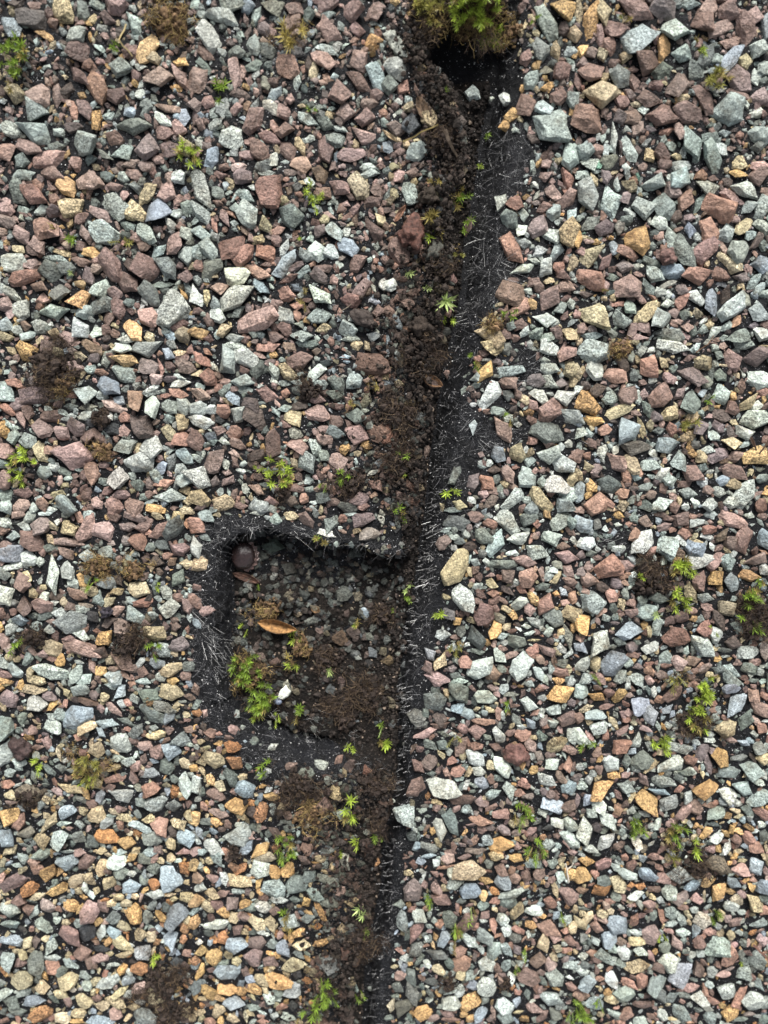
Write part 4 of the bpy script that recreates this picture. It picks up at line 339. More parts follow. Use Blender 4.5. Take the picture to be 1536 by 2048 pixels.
7 0 12 6 0 o;19 4 12 10 60 G;27 8 12 10 0 p;15 9 10 4 20 G;31 13 12 10 0 r;1 18 8 10 80 R;14 21 26 11 -25 p;38 15 26 13 -60 o;55 7 18 16 0 b;70 6 17 11 -35 r;82 10 18 9 -70 t;62 20 12 9 -40 t;52 17 4 4 0 o;73 20 16 8 50 t;88 24 18 11 -70 t;95 6 16 12 0 w;97 16 14 11 0 g;106 25 14 12 0 b;107 16 9 5 20 w;105 3 12 7 -40 o;116 4 12 10 0 g;124 4 12 5 -60 p;124 12 12 11 0 g;138 19 21 17 80 b;148 12 12 11 0 O;137 4 8 8 40 t;124 25 12 10 70 O;116 21 10 7 60 g;25 27 16 10 -20 O;30 34 15 7 -30 t;48 29 19 11 -35 o;58 40 14 11 10 o;67 35 7 5 0 o;59 29 6 5 60 b;73 32 8 6 20 G;65 44 12 7 -60 o;74 44 20 16 -40 P;83 42 12 8 60 r;16 36 12 8 10 r;38 42 16 11 60 p;8 46 18 13 10 w;23 45 10 10 0 r;28 47 14 6 -60 G;9 57 19 9 -20 G;36 56 14 10 30 g;46 53 8 5 -20 w;54 55 8 5 20 t;57 66 20 17 30 p;71 61 14 13 -30 k;82 61 14 8 -60 w;96 35 10 8 0 t;101 40 12 7 -20 t;90 39 8 6 0 t;109 48 17 13 60 o;108 34 8 6 0 t;124 33 18 10 10 w;93 51 14 11 0 g;100 58 12 7 30 t;91 63 12 9 30 b;101 64 5 3 0 O;97 72 20 12 50 t;112 64 15 10 -20 t;122 66 10 9 60 t;129 50 12 9 50 o;119 50 11 7 80 g;141 48 24 15 -50 b;137 66 16 11 80 b;149 35 16 11 10 t;148 60 10 7 60 O;150 54 8 8 0 t;147 68 9 6 -50 O;137 32 9 3 0 t;128 59 7 6 0 b;10 69 20 11 0 b;7 84 18 13 60 G;22 71 14 9 -60 t;18 80 10 7 70 t;29 70 8 10 0 d;37 67 8 6 0 t;41 74 18 10 -65 G;43 83 12 7 0 w;30 87 22 13 80 g;17 87 10 8 0 r;18 100 25 13 -25 t;34 106 12 11 0 t;44 91 16 12 80 R;55 100 19 14 -30 t;57 88 14 9 30 G;50 93 12 7 -30 g;66 79 17 12 -10 r;72 87 14 10 30 r;82 76 14 6 -10 k;82 83 17 8 -10 p;90 89 14 6 0 G;100 81 14 6 -25 t;99 92 10 8 -30 o;113 91 15 12 0 O;114 78 14 11 0 b;104 94 9 5 60 w;103 102 11 9 0 b;112 100 6 4 0 g;69 97 10 6 20 G;78 102 9 8 0 t;84 96 8 5 -40 R;88 102 18 10 -10 G;112 108 14 11 -10 p;71 105 10 8 60 G;5 111 20 8 -20 G;20 111 12 8 -30 G;28 117 18 9 0 b;26 120 10 8 -30 w;49 113 12 9 10 t;67 116 16 11 0 t;92 118 20 8 25 t;97 110 14 6 -35 t;103 113 9 7 -40 w;125 113 18 13 70 t;82 121 12 7 10 t;36 126 18 13 -20 O;28 126 8 7 0 o;51 131 12 10 0 t;63 127 13 8 0 t;62 133 12 6 0 o;81 133 22 10 0 b;93 128 11 9 20 p;107 123 11 8 0 t;103 131 9 4 -50 t;116 130 20 14 0 G;128 124 7 7 0 t;113 119 10 6 0 w;10 118 16 10 30 g;15 127 14 8 0 g;44 116 10 6 40 g;54 119 11 7 80 p;78 115 8 6 0 r;149 123 10 6 40 t;8 97 7 5 0 t;2 104 5 5 0 g;5 133 12 6 0 r;26 133 10 5 0 G;136 76 8 6 0 o;150 80 8 7 0 R;142 86 10 7 0 k;148 90 8 7 0 d;60 12 6 5 0 g;65 1 9 5 0 r;40 112 5 4 0 w;1 81 4 8 0 k;85 54 8 6 0 p;64 55 8 7 0 g;33 2 12 5 0 G
@384 1706
1 9 10 10 0 o;20 3 12 12 60 G;30 3 12 9 80 r;13 6 9 7 20 t;6 10 7 6 -50 w;11 13 9 4 50 o;4 19 12 9 -10 R;16 20 10 9 30 p;26 20 12 7 80 w;23 10 10 4 50 G;33 11 12 7 30 O;39 12 12 7 -40 O;38 22 20 11 15 t;5 27 14 8 -10 G;16 30 14 9 10 t;4 37 13 10 0 o;14 42 13 7 50 t;25 31 12 6 -20 r;32 39 13 11 -50 p;20 41 10 9 10 r;37 30 11 5 0 G;45 32 9 5 80 r;54 30 10 8 60 o;46 18 5 3 -30 w;59 2 20 9 0 t;55 13 18 16 30 w;67 14 14 9 60 o;78 13 14 11 -40 o;67 28 22 16 40 G;84 24 18 15 0 g;98 32 15 10 60 g;57 43 14 11 20 w;48 43 10 7 0 g;38 50 11 5 -60 p;34 50 10 8 -60 t;25 47 12 9 40 o;19 57 24 9 -10 w;42 51 12 9 70 p;36 61 13 8 -50 r;53 55 18 10 50 t;64 56 13 8 60 t;78 54 17 14 20 G;67 46 12 8 20 r;82 37 9 7 0 g;92 39 10 8 60 o;103 46 18 5 60 o;111 38 14 9 10 g;3 54 16 9 -65 o;2 46 10 5 -50 G;25 67 13 9 -65 O;36 74 19 16 10 b;52 71 15 12 0 r;51 83 16 14 60 p;64 72 9 9 0 g;73 76 14 10 70 b;79 67 13 5 85 o;86 63 10 7 -20 o;88 72 14 10 10 t;104 72 14 9 0 o;93 52 12 10 0 g;8 77 11 10 0 o;18 81 14 12 -30 o;29 82 10 8 -40 t;36 86 8 7 0 t;14 71 9 5 -60 b;3 85 9 8 0 O;8 93 16 6 -60 o;29 95 22 14 10 b;16 94 8 8 0 r;25 88 16 6 0 g;64 86 14 10 40 r;63 80 8 5 0 o;55 91 8 4 -60 G;43 95 9 6 60 r;46 100 10 7 30 b;57 101 15 8 35 t;69 101 24 11 15 o;80 89 24 13 -15 t;85 80 12 6 30 g;111 86 18 13 30 b;109 93 10 8 20 b;5 105 14 9 -60 g;14 109 20 12 60 o;29 108 16 9 5 o;41 110 11 8 0 o;50 108 13 10 40 o;34 119 17 11 15 b;19 114 16 6 15 o;69 111 10 9 50 g;81 108 17 14 -20 b;62 114 12 9 40 w;59 109 8 5 40 t;50 123 10 6 0 G;43 130 12 5 80 t;20 126 13 10 -50 t;6 127 10 6 0 t;15 134 9 7 0 R;23 133 7 6 60 o;33 132 11 8 30 t;65 130 9 7 0 w;78 130 12 6 20 G;74 122 12 7 0 R;57 134 10 5 0 R;49 134 8 4 -40 G;11 118 8 5 0 d;103 4 10 8 0 t;123 5 16 9 60 w;134 8 9 6 0 g;90 5 14 8 60 r;147 12 7 5 -50 O;116 65 6 4 60 p;123 81 7 5 0 R;122 62 10 7 0 g;109 21 20 8 30 g;95 18 12 10 20 g;121 16 12 7 60 g;117 33 10 7 0 k;88 134 12 5 0 t;81 122 9 10 0 k;122 113 8 6 60 R;143 119 6 5 0 g;55 62 8 5 0 w;3 63 6 6 0 k;70 37 14 7 10 w;61 64 6 4 0 w;68 64 6 5 60 O
@768 1706
37 1 16 5 0 b;52 3 12 9 30 p;42 6 6 6 0 G;49 11 16 4 -20 R;68 13 26 17 5 t;54 15 9 7 60 w;42 17 12 5 40 p;56 23 14 11 -30 G;70 30 19 15 20 b;81 22 12 8 20 o;89 2 12 9 20 t;93 12 13 10 20 r;84 8 8 8 0 g;95 22 16 12 40 b;105 20 11 8 60 r;106 4 14 8 20 o;119 7 13 9 0 G;129 7 9 5 80 p;135 7 9 9 0 g;141 18 12 7 75 G;150 17 16 10 60 o;124 16 11 9 10 r;103 32 24 7 -15 w;114 25 6 4 -20 o;148 33 18 15 40 r;137 29 15 5 70 t;126 30 8 4 70 w;133 39 15 9 65 R;79 33 11 8 60 o;88 30 9 6 20 O;85 32 4 4 0 w;90 38 10 8 20 R;80 41 11 7 0 g;100 40 14 12 0 g;107 46 18 12 -70 t;120 45 14 9 5 w;23 29 21 15 -80 r;41 28 16 8 60 p;46 36 18 11 30 r;35 35 11 7 60 g;28 49 14 12 30 w;14 52 20 9 80 g;12 40 10 8 0 g;20 65 14 8 -60 g;26 60 22 10 -50 r;36 48 8 4 -80 w;53 53 20 11 80 g;66 55 20 13 -50 r;73 59 9 6 -50 R;81 49 9 8 -50 p;94 52 14 9 50 w;87 56 14 6 80 R;79 65 17 13 50 g;68 70 17 9 40 w;99 61 9 8 -20 w;107 61 11 6 40 R;115 56 12 6 -15 o;131 59 22 13 20 R;144 54 15 10 -60 w;151 60 12 8 90 t;105 68 12 9 0 g;92 66 10 5 -30 R;47 68 16 8 -60 b;39 72 9 3 60 o;61 77 11 9 0 R;42 81 19 12 30 g;26 75 14 10 -60 g;62 87 18 12 -40 R;61 96 12 9 80 t;43 92 14 10 20 t;34 90 8 4 10 b;53 88 10 7 60 g;87 78 18 12 -70 G;98 77 14 8 60 G;82 88 14 12 60 w;90 92 10 6 60 r;97 90 14 8 -65 G;102 98 12 6 80 w;112 83 9 4 85 w;106 77 10 8 60 v;127 70 20 10 85 t;123 85 14 14 0 r;133 88 14 11 -60 p;136 83 10 6 60 t;116 97 19 13 15 r;139 76 9 7 60 t;137 67 12 9 30 p;148 69 10 9 0 R;144 72 5 4 0 w;146 76 9 5 -20 R;149 89 12 7 15 G;138 99 19 14 50 g;121 106 13 6 75 R;126 102 10 6 50 g;94 103 14 7 55 R;102 107 6 6 0 O;107 110 6 6 0 R;111 103 6 6 40 w;115 112 12 6 75 g;84 106 22 14 50 w;71 105 11 9 20 b;22 98 18 10 60 g;23 111 22 11 65 g;52 109 12 7 -15 w;62 107 8 6 30 G;54 118 16 10 10 w;68 118 20 14 -50 o;33 126 20 12 0 o;52 128 11 8 30 p;15 122 20 14 -60 g;6 120 13 7 -70 t;11 106 12 8 60 g;4 131 8 7 0 g;46 122 8 4 0 G;78 126 18 9 -60 b;96 121 15 12 40 w;97 131 14 10 10 G;88 127 12 5 80 p;106 118 12 7 -80 b;118 123 18 10 15 p;133 116 18 16 0 w;150 107 10 8 60 p;112 132 10 9 40 o;127 131 14 6 -45 r;137 128 14 10 50 g;52 133 18 6 0 r;64 128 7 5 0 o;70 132 9 8 0 o;81 116 10 7 -50 g;97 112 10 5 0 g;119 118 6 4 0 w;39 131 10 6 0 r;140 41 3 3 0 G;46 17 6 3 70 R;66 2 14 5 0 r;140 119 8 7 0 g;38 102 12 7 20 k;29 85 14 6 -50 g;40 53 6 6 0 w;45 55 6 8 60 R;123 50 4 4 0 r;95 97 8 5 20 r;103 88 6 6 0 g;86 98 6 4 20 G
@1152 1706
8 6 15 8 15 o;22 8 15 12 -50 P;4 17 15 14 20 o;15 16 9 6 60 R;32 11 12 6 40 G;41 17 18 9 30 w;53 4 10 8 60 b;39 4 8 6 60 R;47 3 8 6 -50 t;23 21 14 8 0 g;34 24 17 11 60 t;21 28 16 14 30 O;56 17 16 13 50 b;69 20 14 10 40 p;66 11 10 6 40 R;63 2 12 6 0 r;82 16 21 14 5 G;93 6 16 8 20 w;93 26 14 12 0 b;76 6 14 5 -20 r;112 7 22 14 20 D;104 24 11 8 -70 o;113 30 18 13 -60 o;126 24 19 9 35 b;119 0 9 4 0 w;127 2 8 6 -40 o;132 12 16 10 20 P;143 9 15 13 50 b;152 14 8 6 50 p;141 20 6 5 0 R;140 26 9 8 20 o;149 26 12 13 60 b;143 39 20 12 55 t;129 37 14 8 30 t;124 42 14 10 30 w;133 33 8 6 60 p;150 35 8 9 60 g;151 45 10 8 0 R;133 47 9 5 10 w;116 50 15 7 70 t;122 52 10 7 20 P;75 31 15 12 50 w;63 29 14 7 10 r;51 26 8 8 0 O;48 32 16 7 -5 w;32 33 9 9 0 g;28 38 10 5 0 R;42 38 9 5 0 t;51 40 10 6 70 G;58 40 11 8 30 p;67 37 8 6 20 G;60 34 6 5 0 t;84 35 16 9 -60 r;96 35 10 9 0 P;28 46 7 6 60 t;21 48 10 7 20 t;10 51 14 7 -50 t;3 56 16 10 60 t;33 57 17 16 0 b;47 53 17 10 55 R;62 50 10 7 75 g;68 48 16 5 80 R;76 47 13 10 30 G;84 52 18 8 55 G;89 49 12 6 70 t;95 45 12 6 40 G;102 54 17 13 20 w;76 55 11 7 -10 G;70 54 8 3 -30 R;16 59 11 11 0 R;21 52 10 6 20 p;26 67 15 12 -40 b;15 69 8 7 60 G;47 63 12 6 20 w;48 70 14 8 15 t;35 70 10 7 0 r;60 65 18 14 60 p;74 62 10 5 30 P;80 71 18 8 55 P;85 63 14 9 20 w;96 60 16 8 -70 b;97 71 12 11 60 r;106 62 9 6 0 R;111 73 22 17 -20 G;124 65 12 7 60 t;130 63 8 5 20 G;122 82 22 13 -75 R;126 74 10 7 -40 P;133 71 8 6 30 g;142 63 10 6 20 O;149 69 12 8 40 P;146 55 16 8 0 g;127 55 12 7 -20 p;38 79 15 10 50 w;28 75 12 7 60 G;22 82 18 10 50 G;16 84 10 6 0 r;50 77 15 7 20 w;59 80 12 5 70 p;63 79 8 5 80 o;71 75 12 10 60 g;75 87 18 14 50 w;66 91 11 9 40 r;47 90 22 10 -20 t;28 85 12 8 0 G;35 87 8 7 0 g;94 80 9 6 -10 w;83 94 22 14 -55 b;98 93 18 11 75 r;109 95 11 9 80 w;119 96 16 6 -5 p;133 95 13 11 80 G;135 87 12 6 50 g;144 85 15 12 60 g;139 98 7 6 0 r;9 103 18 12 10 b;6 95 12 8 40 G;28 100 17 9 60 w;19 100 8 5 0 R;41 103 18 7 20 R;53 102 16 9 80 R;59 95 9 5 60 g;39 112 16 13 -30 G;65 103 20 12 -20 g;66 112 18 11 60 g;74 107 7 5 30 P;91 107 14 7 -20 P;103 110 16 7 60 R;109 118 12 6 30 R;99 115 16 10 20 w;87 113 12 6 20 g;76 115 14 8 -30 g;120 109 21 18 20 w;130 113 20 7 -60 R;141 117 18 17 40 w;145 104 12 8 50 G;4 113 14 9 0 R;16 120 17 12 20 G;28 116 12 8 20 t;53 121 16 9 10 r;41 128 14 12 10 P;30 128 14 8 30 G;51 133 12 7 0 G;60 130 9 6 20 p;83 126 16 11 20 G;69 129 12 8 50 w;75 132 10 4 0 t;93 130 12 6 60 r;107 130 12 10 50 g;123 126 14 11 -20 o;117 122 8 6 60 o;130 123 12 5 70 R;138 129 10 6 -20 p;151 119 12 7 80 G;150 132 9 8 0 g;147 99 8 5 60 t;97 125 8 5 0 g;104 123 12 5 20 g;80 134 9 4 0 w;92 134 9 4 0 R;133 133 14 5 0 g;112 70 3 3 0 w;94 101 8 4 30 G;152 88 6 10 0 o;86 43 10 5 20 r;5 30 10 8 0 r;6 44 10 4 10 g;90 55 8 4 60 t;141 105 6 5 0 w;45 99 7 5 40 r;113 89 8 6 60 r
'''
stones = []
for blk in TRACE.split('@')[1:]:
    head, body = blk.strip().split('\n', 1); ox, oy = map(int, head.split())
    for it in body.replace('\n', ';').split(';'):
        f = it.split()
        if len(f) != 6: continue
        x, y, L, W_, A = map(float, f[:5])
        if f[5] == 's': continue
        stones.append([ox+x*2.5, oy+y*2.5, L*2.5, W_*2.5, A, f[5]])
# drop doubles where two survey tiles overlap
stones.sort(key=lambda s: -s[2]*s[3]); keep = []
for s in stones:
    if all(math.hypot(s[0]-k[0], s[1]-k[1]) > 0.36*min(s[2]+s[3], k[2]+k[3])/2 for k in keep if abs(s[1]-k[1]) < 40 and abs(s[0]-k[0]) < 40): keep.append(s)
stones = keep

def proto(r):
    n = r.choice([4, 4, 5, 5, 5, 6, 6, 7]); pts = []
    ang = sorted(2*math.pi*(i+r.uniform(-.32, .32))/n for i in range(n)); rad = [r.uniform(.78, 1.14) for _ in range(n)]
    tx, ty = r.uniform(-.5, .5), r.uniform(-.5, .5); ts = r.choice([r.uniform(.45, .7), r.uniform(.68, .92), r.uniform(.7, .92)]); hx, hy = r.uniform(-.13, .13), r.uniform(-.13, .13)
    for a, q in zip(ang, rad):
        x, y = .5*q*math.cos(a), .5*q*math.sin(a)
        pts.append((x*.82, y*.82, 0)); pts.append((x, y, r.uniform(.22, .5)))
        k = ts*r.uniform(.8, 1.12)
        px_, py_ = x*k+hx, y*k+hy; pts.append((px_, py_, .9+tx*px_+ty*py_+r.uniform(-.05, .05)))
    for _ in range(2): pts.append((r.uniform(-.2, .2)+hx, r.uniform(-.2, .2)+hy, r.uniform(.92, 1.06)))
    bm = bmesh.new(); [bm.verts.new(p) for p in pts]
    g = bmesh.ops.convex_hull(bm, input=bm.verts)
    bmesh.ops.delete(bm, geom=[v for v in bm.verts if not v.link_faces], context='VERTS')
    bmesh.ops.bevel(bm, geom=[e for e in bm.edges if e.calc_face_angle(0) > .25], offset=.018, segments=1, affect='EDGES', clamp_overlap=True)
    bmesh.ops.triangulate(bm, faces=bm.faces)
    bmesh.ops.subdivide_edges(bm, edges=[e for e in bm.edges if e.calc_length() > .2], cuts=1)
    bmesh.ops.triangulate(bm, faces=bm.faces)
    o = Vector((r.uniform(0, 99), r.uniform(0, 99), r.uniform(0, 99)))
    for v in bm.verts:
        d = mnoise.noise_vector(v.co*2.3+o)*.06 + mnoise.noise_vector(v.co*7+o)*.03; v.co += d
    bm.verts.index_update(); V = np.array([v.co[:] for v in bm.verts]); F = np.array([[v.index for v in f.verts] for f in bm.faces]); bm.free()
    lo, hi = V[:, :2].min(0), V[:, :2].max(0); V[:, :2] = (V[:, :2]-(lo+hi)/2)/(hi-lo)
    return V, F
PROT = [proto(R) for _ in range(70)]

def tintof(code, u, v, r, film=1.0):
    mi, c, _ = CODE[code]; c = np.array(c)*film
    q = r.random()**2*.2; c = c*(1-q)+np.array(CODE[r.choice('GgrptwvRob')][1])*q*film
    f = r.gauss(1, .16); c = c*min(max(.55, f), 1.3)*np.array([r.gauss(1, .03), 1, r.gauss(.99, .03)])
    # chips bedded in soil carry its film; hole chips have shade painted in too
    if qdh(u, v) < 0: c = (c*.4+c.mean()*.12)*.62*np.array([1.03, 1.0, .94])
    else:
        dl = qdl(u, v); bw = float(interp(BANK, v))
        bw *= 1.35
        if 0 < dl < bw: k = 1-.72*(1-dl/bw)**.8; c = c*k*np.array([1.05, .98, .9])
    return mi, c
def stone_geo(s, r):
    u, v, L, W_, A, code = s; k = scale_at(u, v); V, F = PROT[r.randrange(len(PROT))]
    Lm, Wm = L*k*1.07, W_*k*1.07; H = min(Wm*r.uniform(.36, .64), .95)
    P = V*np.array([Lm, Wm, H])
    tx, ty = r.gauss(0, .22), r.gauss(0, .22)
    P[:, 2] += P[:, 0]*tx+P[:, 1]*ty
    if r.random() < .5: P[:, 1] *= -1; F = F[:, ::-1]
    x, y = mm(u, v); z = float(ztop(np.array([u]), np.array([v]))[0])
    if z < -T-.2: z = -T
    return P, F, -math.radians(A), (float(x), float(y), z-H*.25-.03), H
def rotz(P, a): c, s = math.cos(a), math.sin(a); Q = P.copy(); Q[:, 0] = P[:, 0]*c-P[:, 1]*s; Q[:, 1] = P[:, 0]*s+P[:, 1]*c; return Q
NIND = 300
inside = lambda s: 10 < s[0] < 1526 and 10 < s[1] < 2038
big = [s for s in stones if inside(s)][:NIND]; bigset = set(id(s) for s in big)
IND = []
for s in big:
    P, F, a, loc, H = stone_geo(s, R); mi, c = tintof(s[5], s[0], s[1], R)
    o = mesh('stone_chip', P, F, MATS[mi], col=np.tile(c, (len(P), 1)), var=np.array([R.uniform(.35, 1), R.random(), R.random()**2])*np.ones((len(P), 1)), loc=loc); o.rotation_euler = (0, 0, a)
    IND.append((s, o))
# the rest, with small chips bedded in between wherever the mat still shows
rest = [s for s in stones if id(s) not in bigset]
G = 6; gx0, gy0, gx1, gy1 = -460, -500, 2000, 2560
occ = np.zeros(((gy1-gy0)//G, (gx1-gx0)//G), bool); gv, gu = np.mgrid[0:occ.shape[0], 0:occ.shape[1]]; gu = gu*G+gx0; gv = gv*G+gy0
def stamp(s, grow=1.0):
    r_ = int(max(s[2], s[3])/2/G+2); ci = int((s[1]-gy0)/G); cj = int((s[0]-gx0)/G)
    i0, i1, j0, j1 = max(ci-r_, 0), min(ci+r_+1, occ.shape[0]), max(cj-r_, 0), min(cj+r_+1, occ.shape[1])
    if i0 >= i1 or j0 >= j1: return None
    du = gu[i0:i1, j0:j1]-s[0]; dv = gv[i0:i1, j0:j1]-s[1]; a = math.radians(s[4]); c, q = math.cos(a), math.sin(a)
    e = ((du*c+dv*q)/(s[2]/2*grow))**2+((-du*q+dv*c)/(s[3]/2*grow))**2 < 1
    return (slice(i0, i1), slice(j0, j1)), e
for s in stones:
    st = stamp(s)
    if st: occ[st[0]] |= st[1]
BARE = [[(1000,250),(1075,290),(1050,340),(1020,420),(1040,500),(1050,560),(1020,590),(990,610),(965,640),(960,700),(930,740),(935,800),(990,870),(1010,900),(960,910),(935,990),(890,1060),(885,1180),(870,1300),(845,1400),(815,1500),(812,1700),(800,1800),(790,1900),(770,2048),(740,2048),(790,1500),(860,1000),(950,500)],
        [(395,1050),(470,1030),(600,1045),(660,1070),(820,1090),(860,1100),(850,1540),(760,1545),(640,1560),(540,1545),(470,1500),(420,1450),(392,1390),(385,1250),(390,1150)],
        [(960,840),(1060,850),(1050,880),(985,900)],[(1035,700),(1100,730),(1080,790),(1040,760)],[(1235,1060),(1300,1060),(1290,1110),(1230,1090)],[(170,700),(200,705),(190,740)],[(700,1120),(745,980),(760,1100)],
        [(1130,240),(1160,260),(1120,290),(1050,280)],[(930,110),(1030,90),(1040,200),(990,260)],[(480,1160),(500,1180),(450,1200)]]
bare = np.zeros(occ.shape, bool)
for B in BARE: bare |= dpoly(B, gu, gv) < 0
slit = (gu > edge(gv)-interp(GAP, gv)-60) & (gu < edge(gv)+25)
outside = (gu < -5) | (gu > 1541) | (gv < -5) | (gv > 2053)
free = ~(bare | slit | occ)
rr = random.Random(3)
near_codes = [[s[5] for s in stones if abs(s[0]-(i*128+64)) < 130 and abs(s[1]-(j*128+64)) < 130] for j in range(16) for i in range(12)]
def local_code(u, v):
    i = min(max(int(u//128), 0), 11); j = min(max(int(v//128), 0), 15); L = near_codes[j*12+i]; return rr.choice(L) if L else 'r'
fill = []
for (lo_, hi_, tries, grow) in ((30, 46, 9000, .95), (22, 34, 9000, .92), (14, 24, 16000, .92), (8, 15, 16000, .9)):
    idx = np.argwhere(free & ~occ)
    for q in range(min(tries, len(idx))):
        i, j = idx[rr.randrange(len(idx))]
        if occ[i, j]: continue
        u, v = float(gu[i, j])+rr.uniform(-2, 2), float(gv[i, j])+rr.uniform(-2, 2)
        if hi_ > 24 and not outside[i, j] : continue
        L = rr.uniform(lo_, hi_); s = [u, v, L, L*rr.uniform(.35, .85), rr.uniform(-90, 90), local_code(u, v)]
        st = stamp(s, grow)
        if st is None: continue
        hit = (occ[st[0]] & st[1]).sum()/max(1, st[1].sum())
        if hit > .36 or (~free[st[0]] & st[1] & ~occ[st[0]]).any(): continue
        if hi_ <= 24 and rr.random() < .12 and not outside[i, j]: continue
        occ[st[0]] |= st[1]; fill.append(s)
# small chips strewn over the soil bank and over the floor of the hole
for q in range(1300):
    v = rr.uniform(-400, 2500); u = qedge(v)-float(interp(GAP, v))-rr.random()**1.3*float(interp(BANK, v))*1.0
    if 1060 < v < 1540: continue
    L = rr.uniform(8, 27); fill.append([u, v, L, L*rr.uniform(.4, .9), rr.uniform(-90, 90), rr.choice('rrdgpdkrRGtb')])
for q in range(950):
    u, v = rr.uniform(455, 810), rr.uniform(1085, 1500)
    if v > 1330 and rr.random() < .6: continue
    L = rr.uniform(7, 20); fill.append([u, v, L, L*rr.uniform(.6, .95), rr.uniform(-90, 90), rr.choice('ggGdrkbwtgGgp')])
VV, FF, CC, MI, VA, off = [], [], [], [], [], 0
rs = random.Random(5)
for q_, s in enumerate(rest+fill):
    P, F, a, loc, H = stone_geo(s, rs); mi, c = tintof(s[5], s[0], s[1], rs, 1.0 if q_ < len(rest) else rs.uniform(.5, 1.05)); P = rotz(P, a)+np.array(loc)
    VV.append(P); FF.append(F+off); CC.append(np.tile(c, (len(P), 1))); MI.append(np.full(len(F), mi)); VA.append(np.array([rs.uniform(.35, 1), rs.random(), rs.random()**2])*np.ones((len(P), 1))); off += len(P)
o = mesh('stone_chips', np.concatenate(VV), np.concatenate(FF), MATS, col=np.concatenate(CC), mi=np.concatenate(MI), var=np.concatenate(VA))
tag(o, 'smaller mixed grey, red-brown and tan stone chips bedded between the larger ones', 'stone chips', None, 'stuff')
print('stones', len(stones), 'individual', len(IND), 'rest', len(rest), 'fill', len(fill), 'verts', off)

# ------------------------------------------------------------------ strands: fibres, rootlets
class SB:
    """collects thin three-sided strands and small blades"""
    def __init__(s): s.V = []; s.F3 = []; s.F = []; s.Cc = []
    def n(s): return len(s.V)
    def strand(s, pts, r0, r1, col):
        k = len(pts); b = len(s.V)
        for i, p in enumerate(pts):
            t = (pts[min(i+1, k-1)]-pts[max(i-1, 0)])
            t = t/(np.linalg.norm(t)+1e-9); a = np.cross(t, (0.3, .2, .93)); a /= np.linalg.norm(a)+1e-9; c = np.cross(t, a)
            r = r0+(r1-r0)*i/(k-1)
            for j in range(3):
                w_ = 2*math.pi*j/3; s.V.append(p+(a*math.cos(w_)+c*math.sin(w_))*r); s.Cc.append(col)
        for i in range(k-1):
            for j in range(3):
                s.F.append((b+i*3+j, b+i*3+(j+1) % 3, b+i*3+3+(j+1) % 3, b+i*3+3+j))
        s.F.append((b, b+2, b+1)); e = b+(k-1)*3; s.F.append((e, e+1, e+2))
    def leaf(s, base, d, side, up, L, W_, col, curl=.25):
        b = len(s.V)
        prof = [(0, .28, 0), (.3, .5, .03), (.62, .36, .0), (1, 0, 0)]
        for t, hw, _ in prof:
            c = base+d*L*t+up*(curl*L*t*t)
            if hw:
                s.V += [c-side*hw*W_, c-up*.16*W_, c+side*hw*W_]; s.Cc += [col]*3
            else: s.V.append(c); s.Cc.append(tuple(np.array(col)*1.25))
        for i in range(2):
            q = b+i*3; s.F += [(q, q+1, q+4, q+3), (q+1, q+2, q+5, q+4)]
        q = b+6; s.F += [(q, q+1, q+3), (q+1, q+2, q+3)]
    def build(s, name, mat, parent=None, origin=None):
        V = np.array(s.V); 
        if origin is not None: V = V-np.array(origin)
        o = mesh(name, V, s.F, mat, col=np.array(s.Cc), parent=parent, smooth=False)
        if origin is not None and parent is None: o.location = tuple(np.array(origin)*S)
        return o
def P3(u, v, h=0.0):
    x, y = mm(u, v); z = float(ztop(np.array([float(u)]), np.array([float(v)]))[0]); z = max(z, -T); return np.array([float(x), float(y), z+h])
def P2(u, v, z): x, y = mm(u, v); return np.array([float(x), float(y), z])

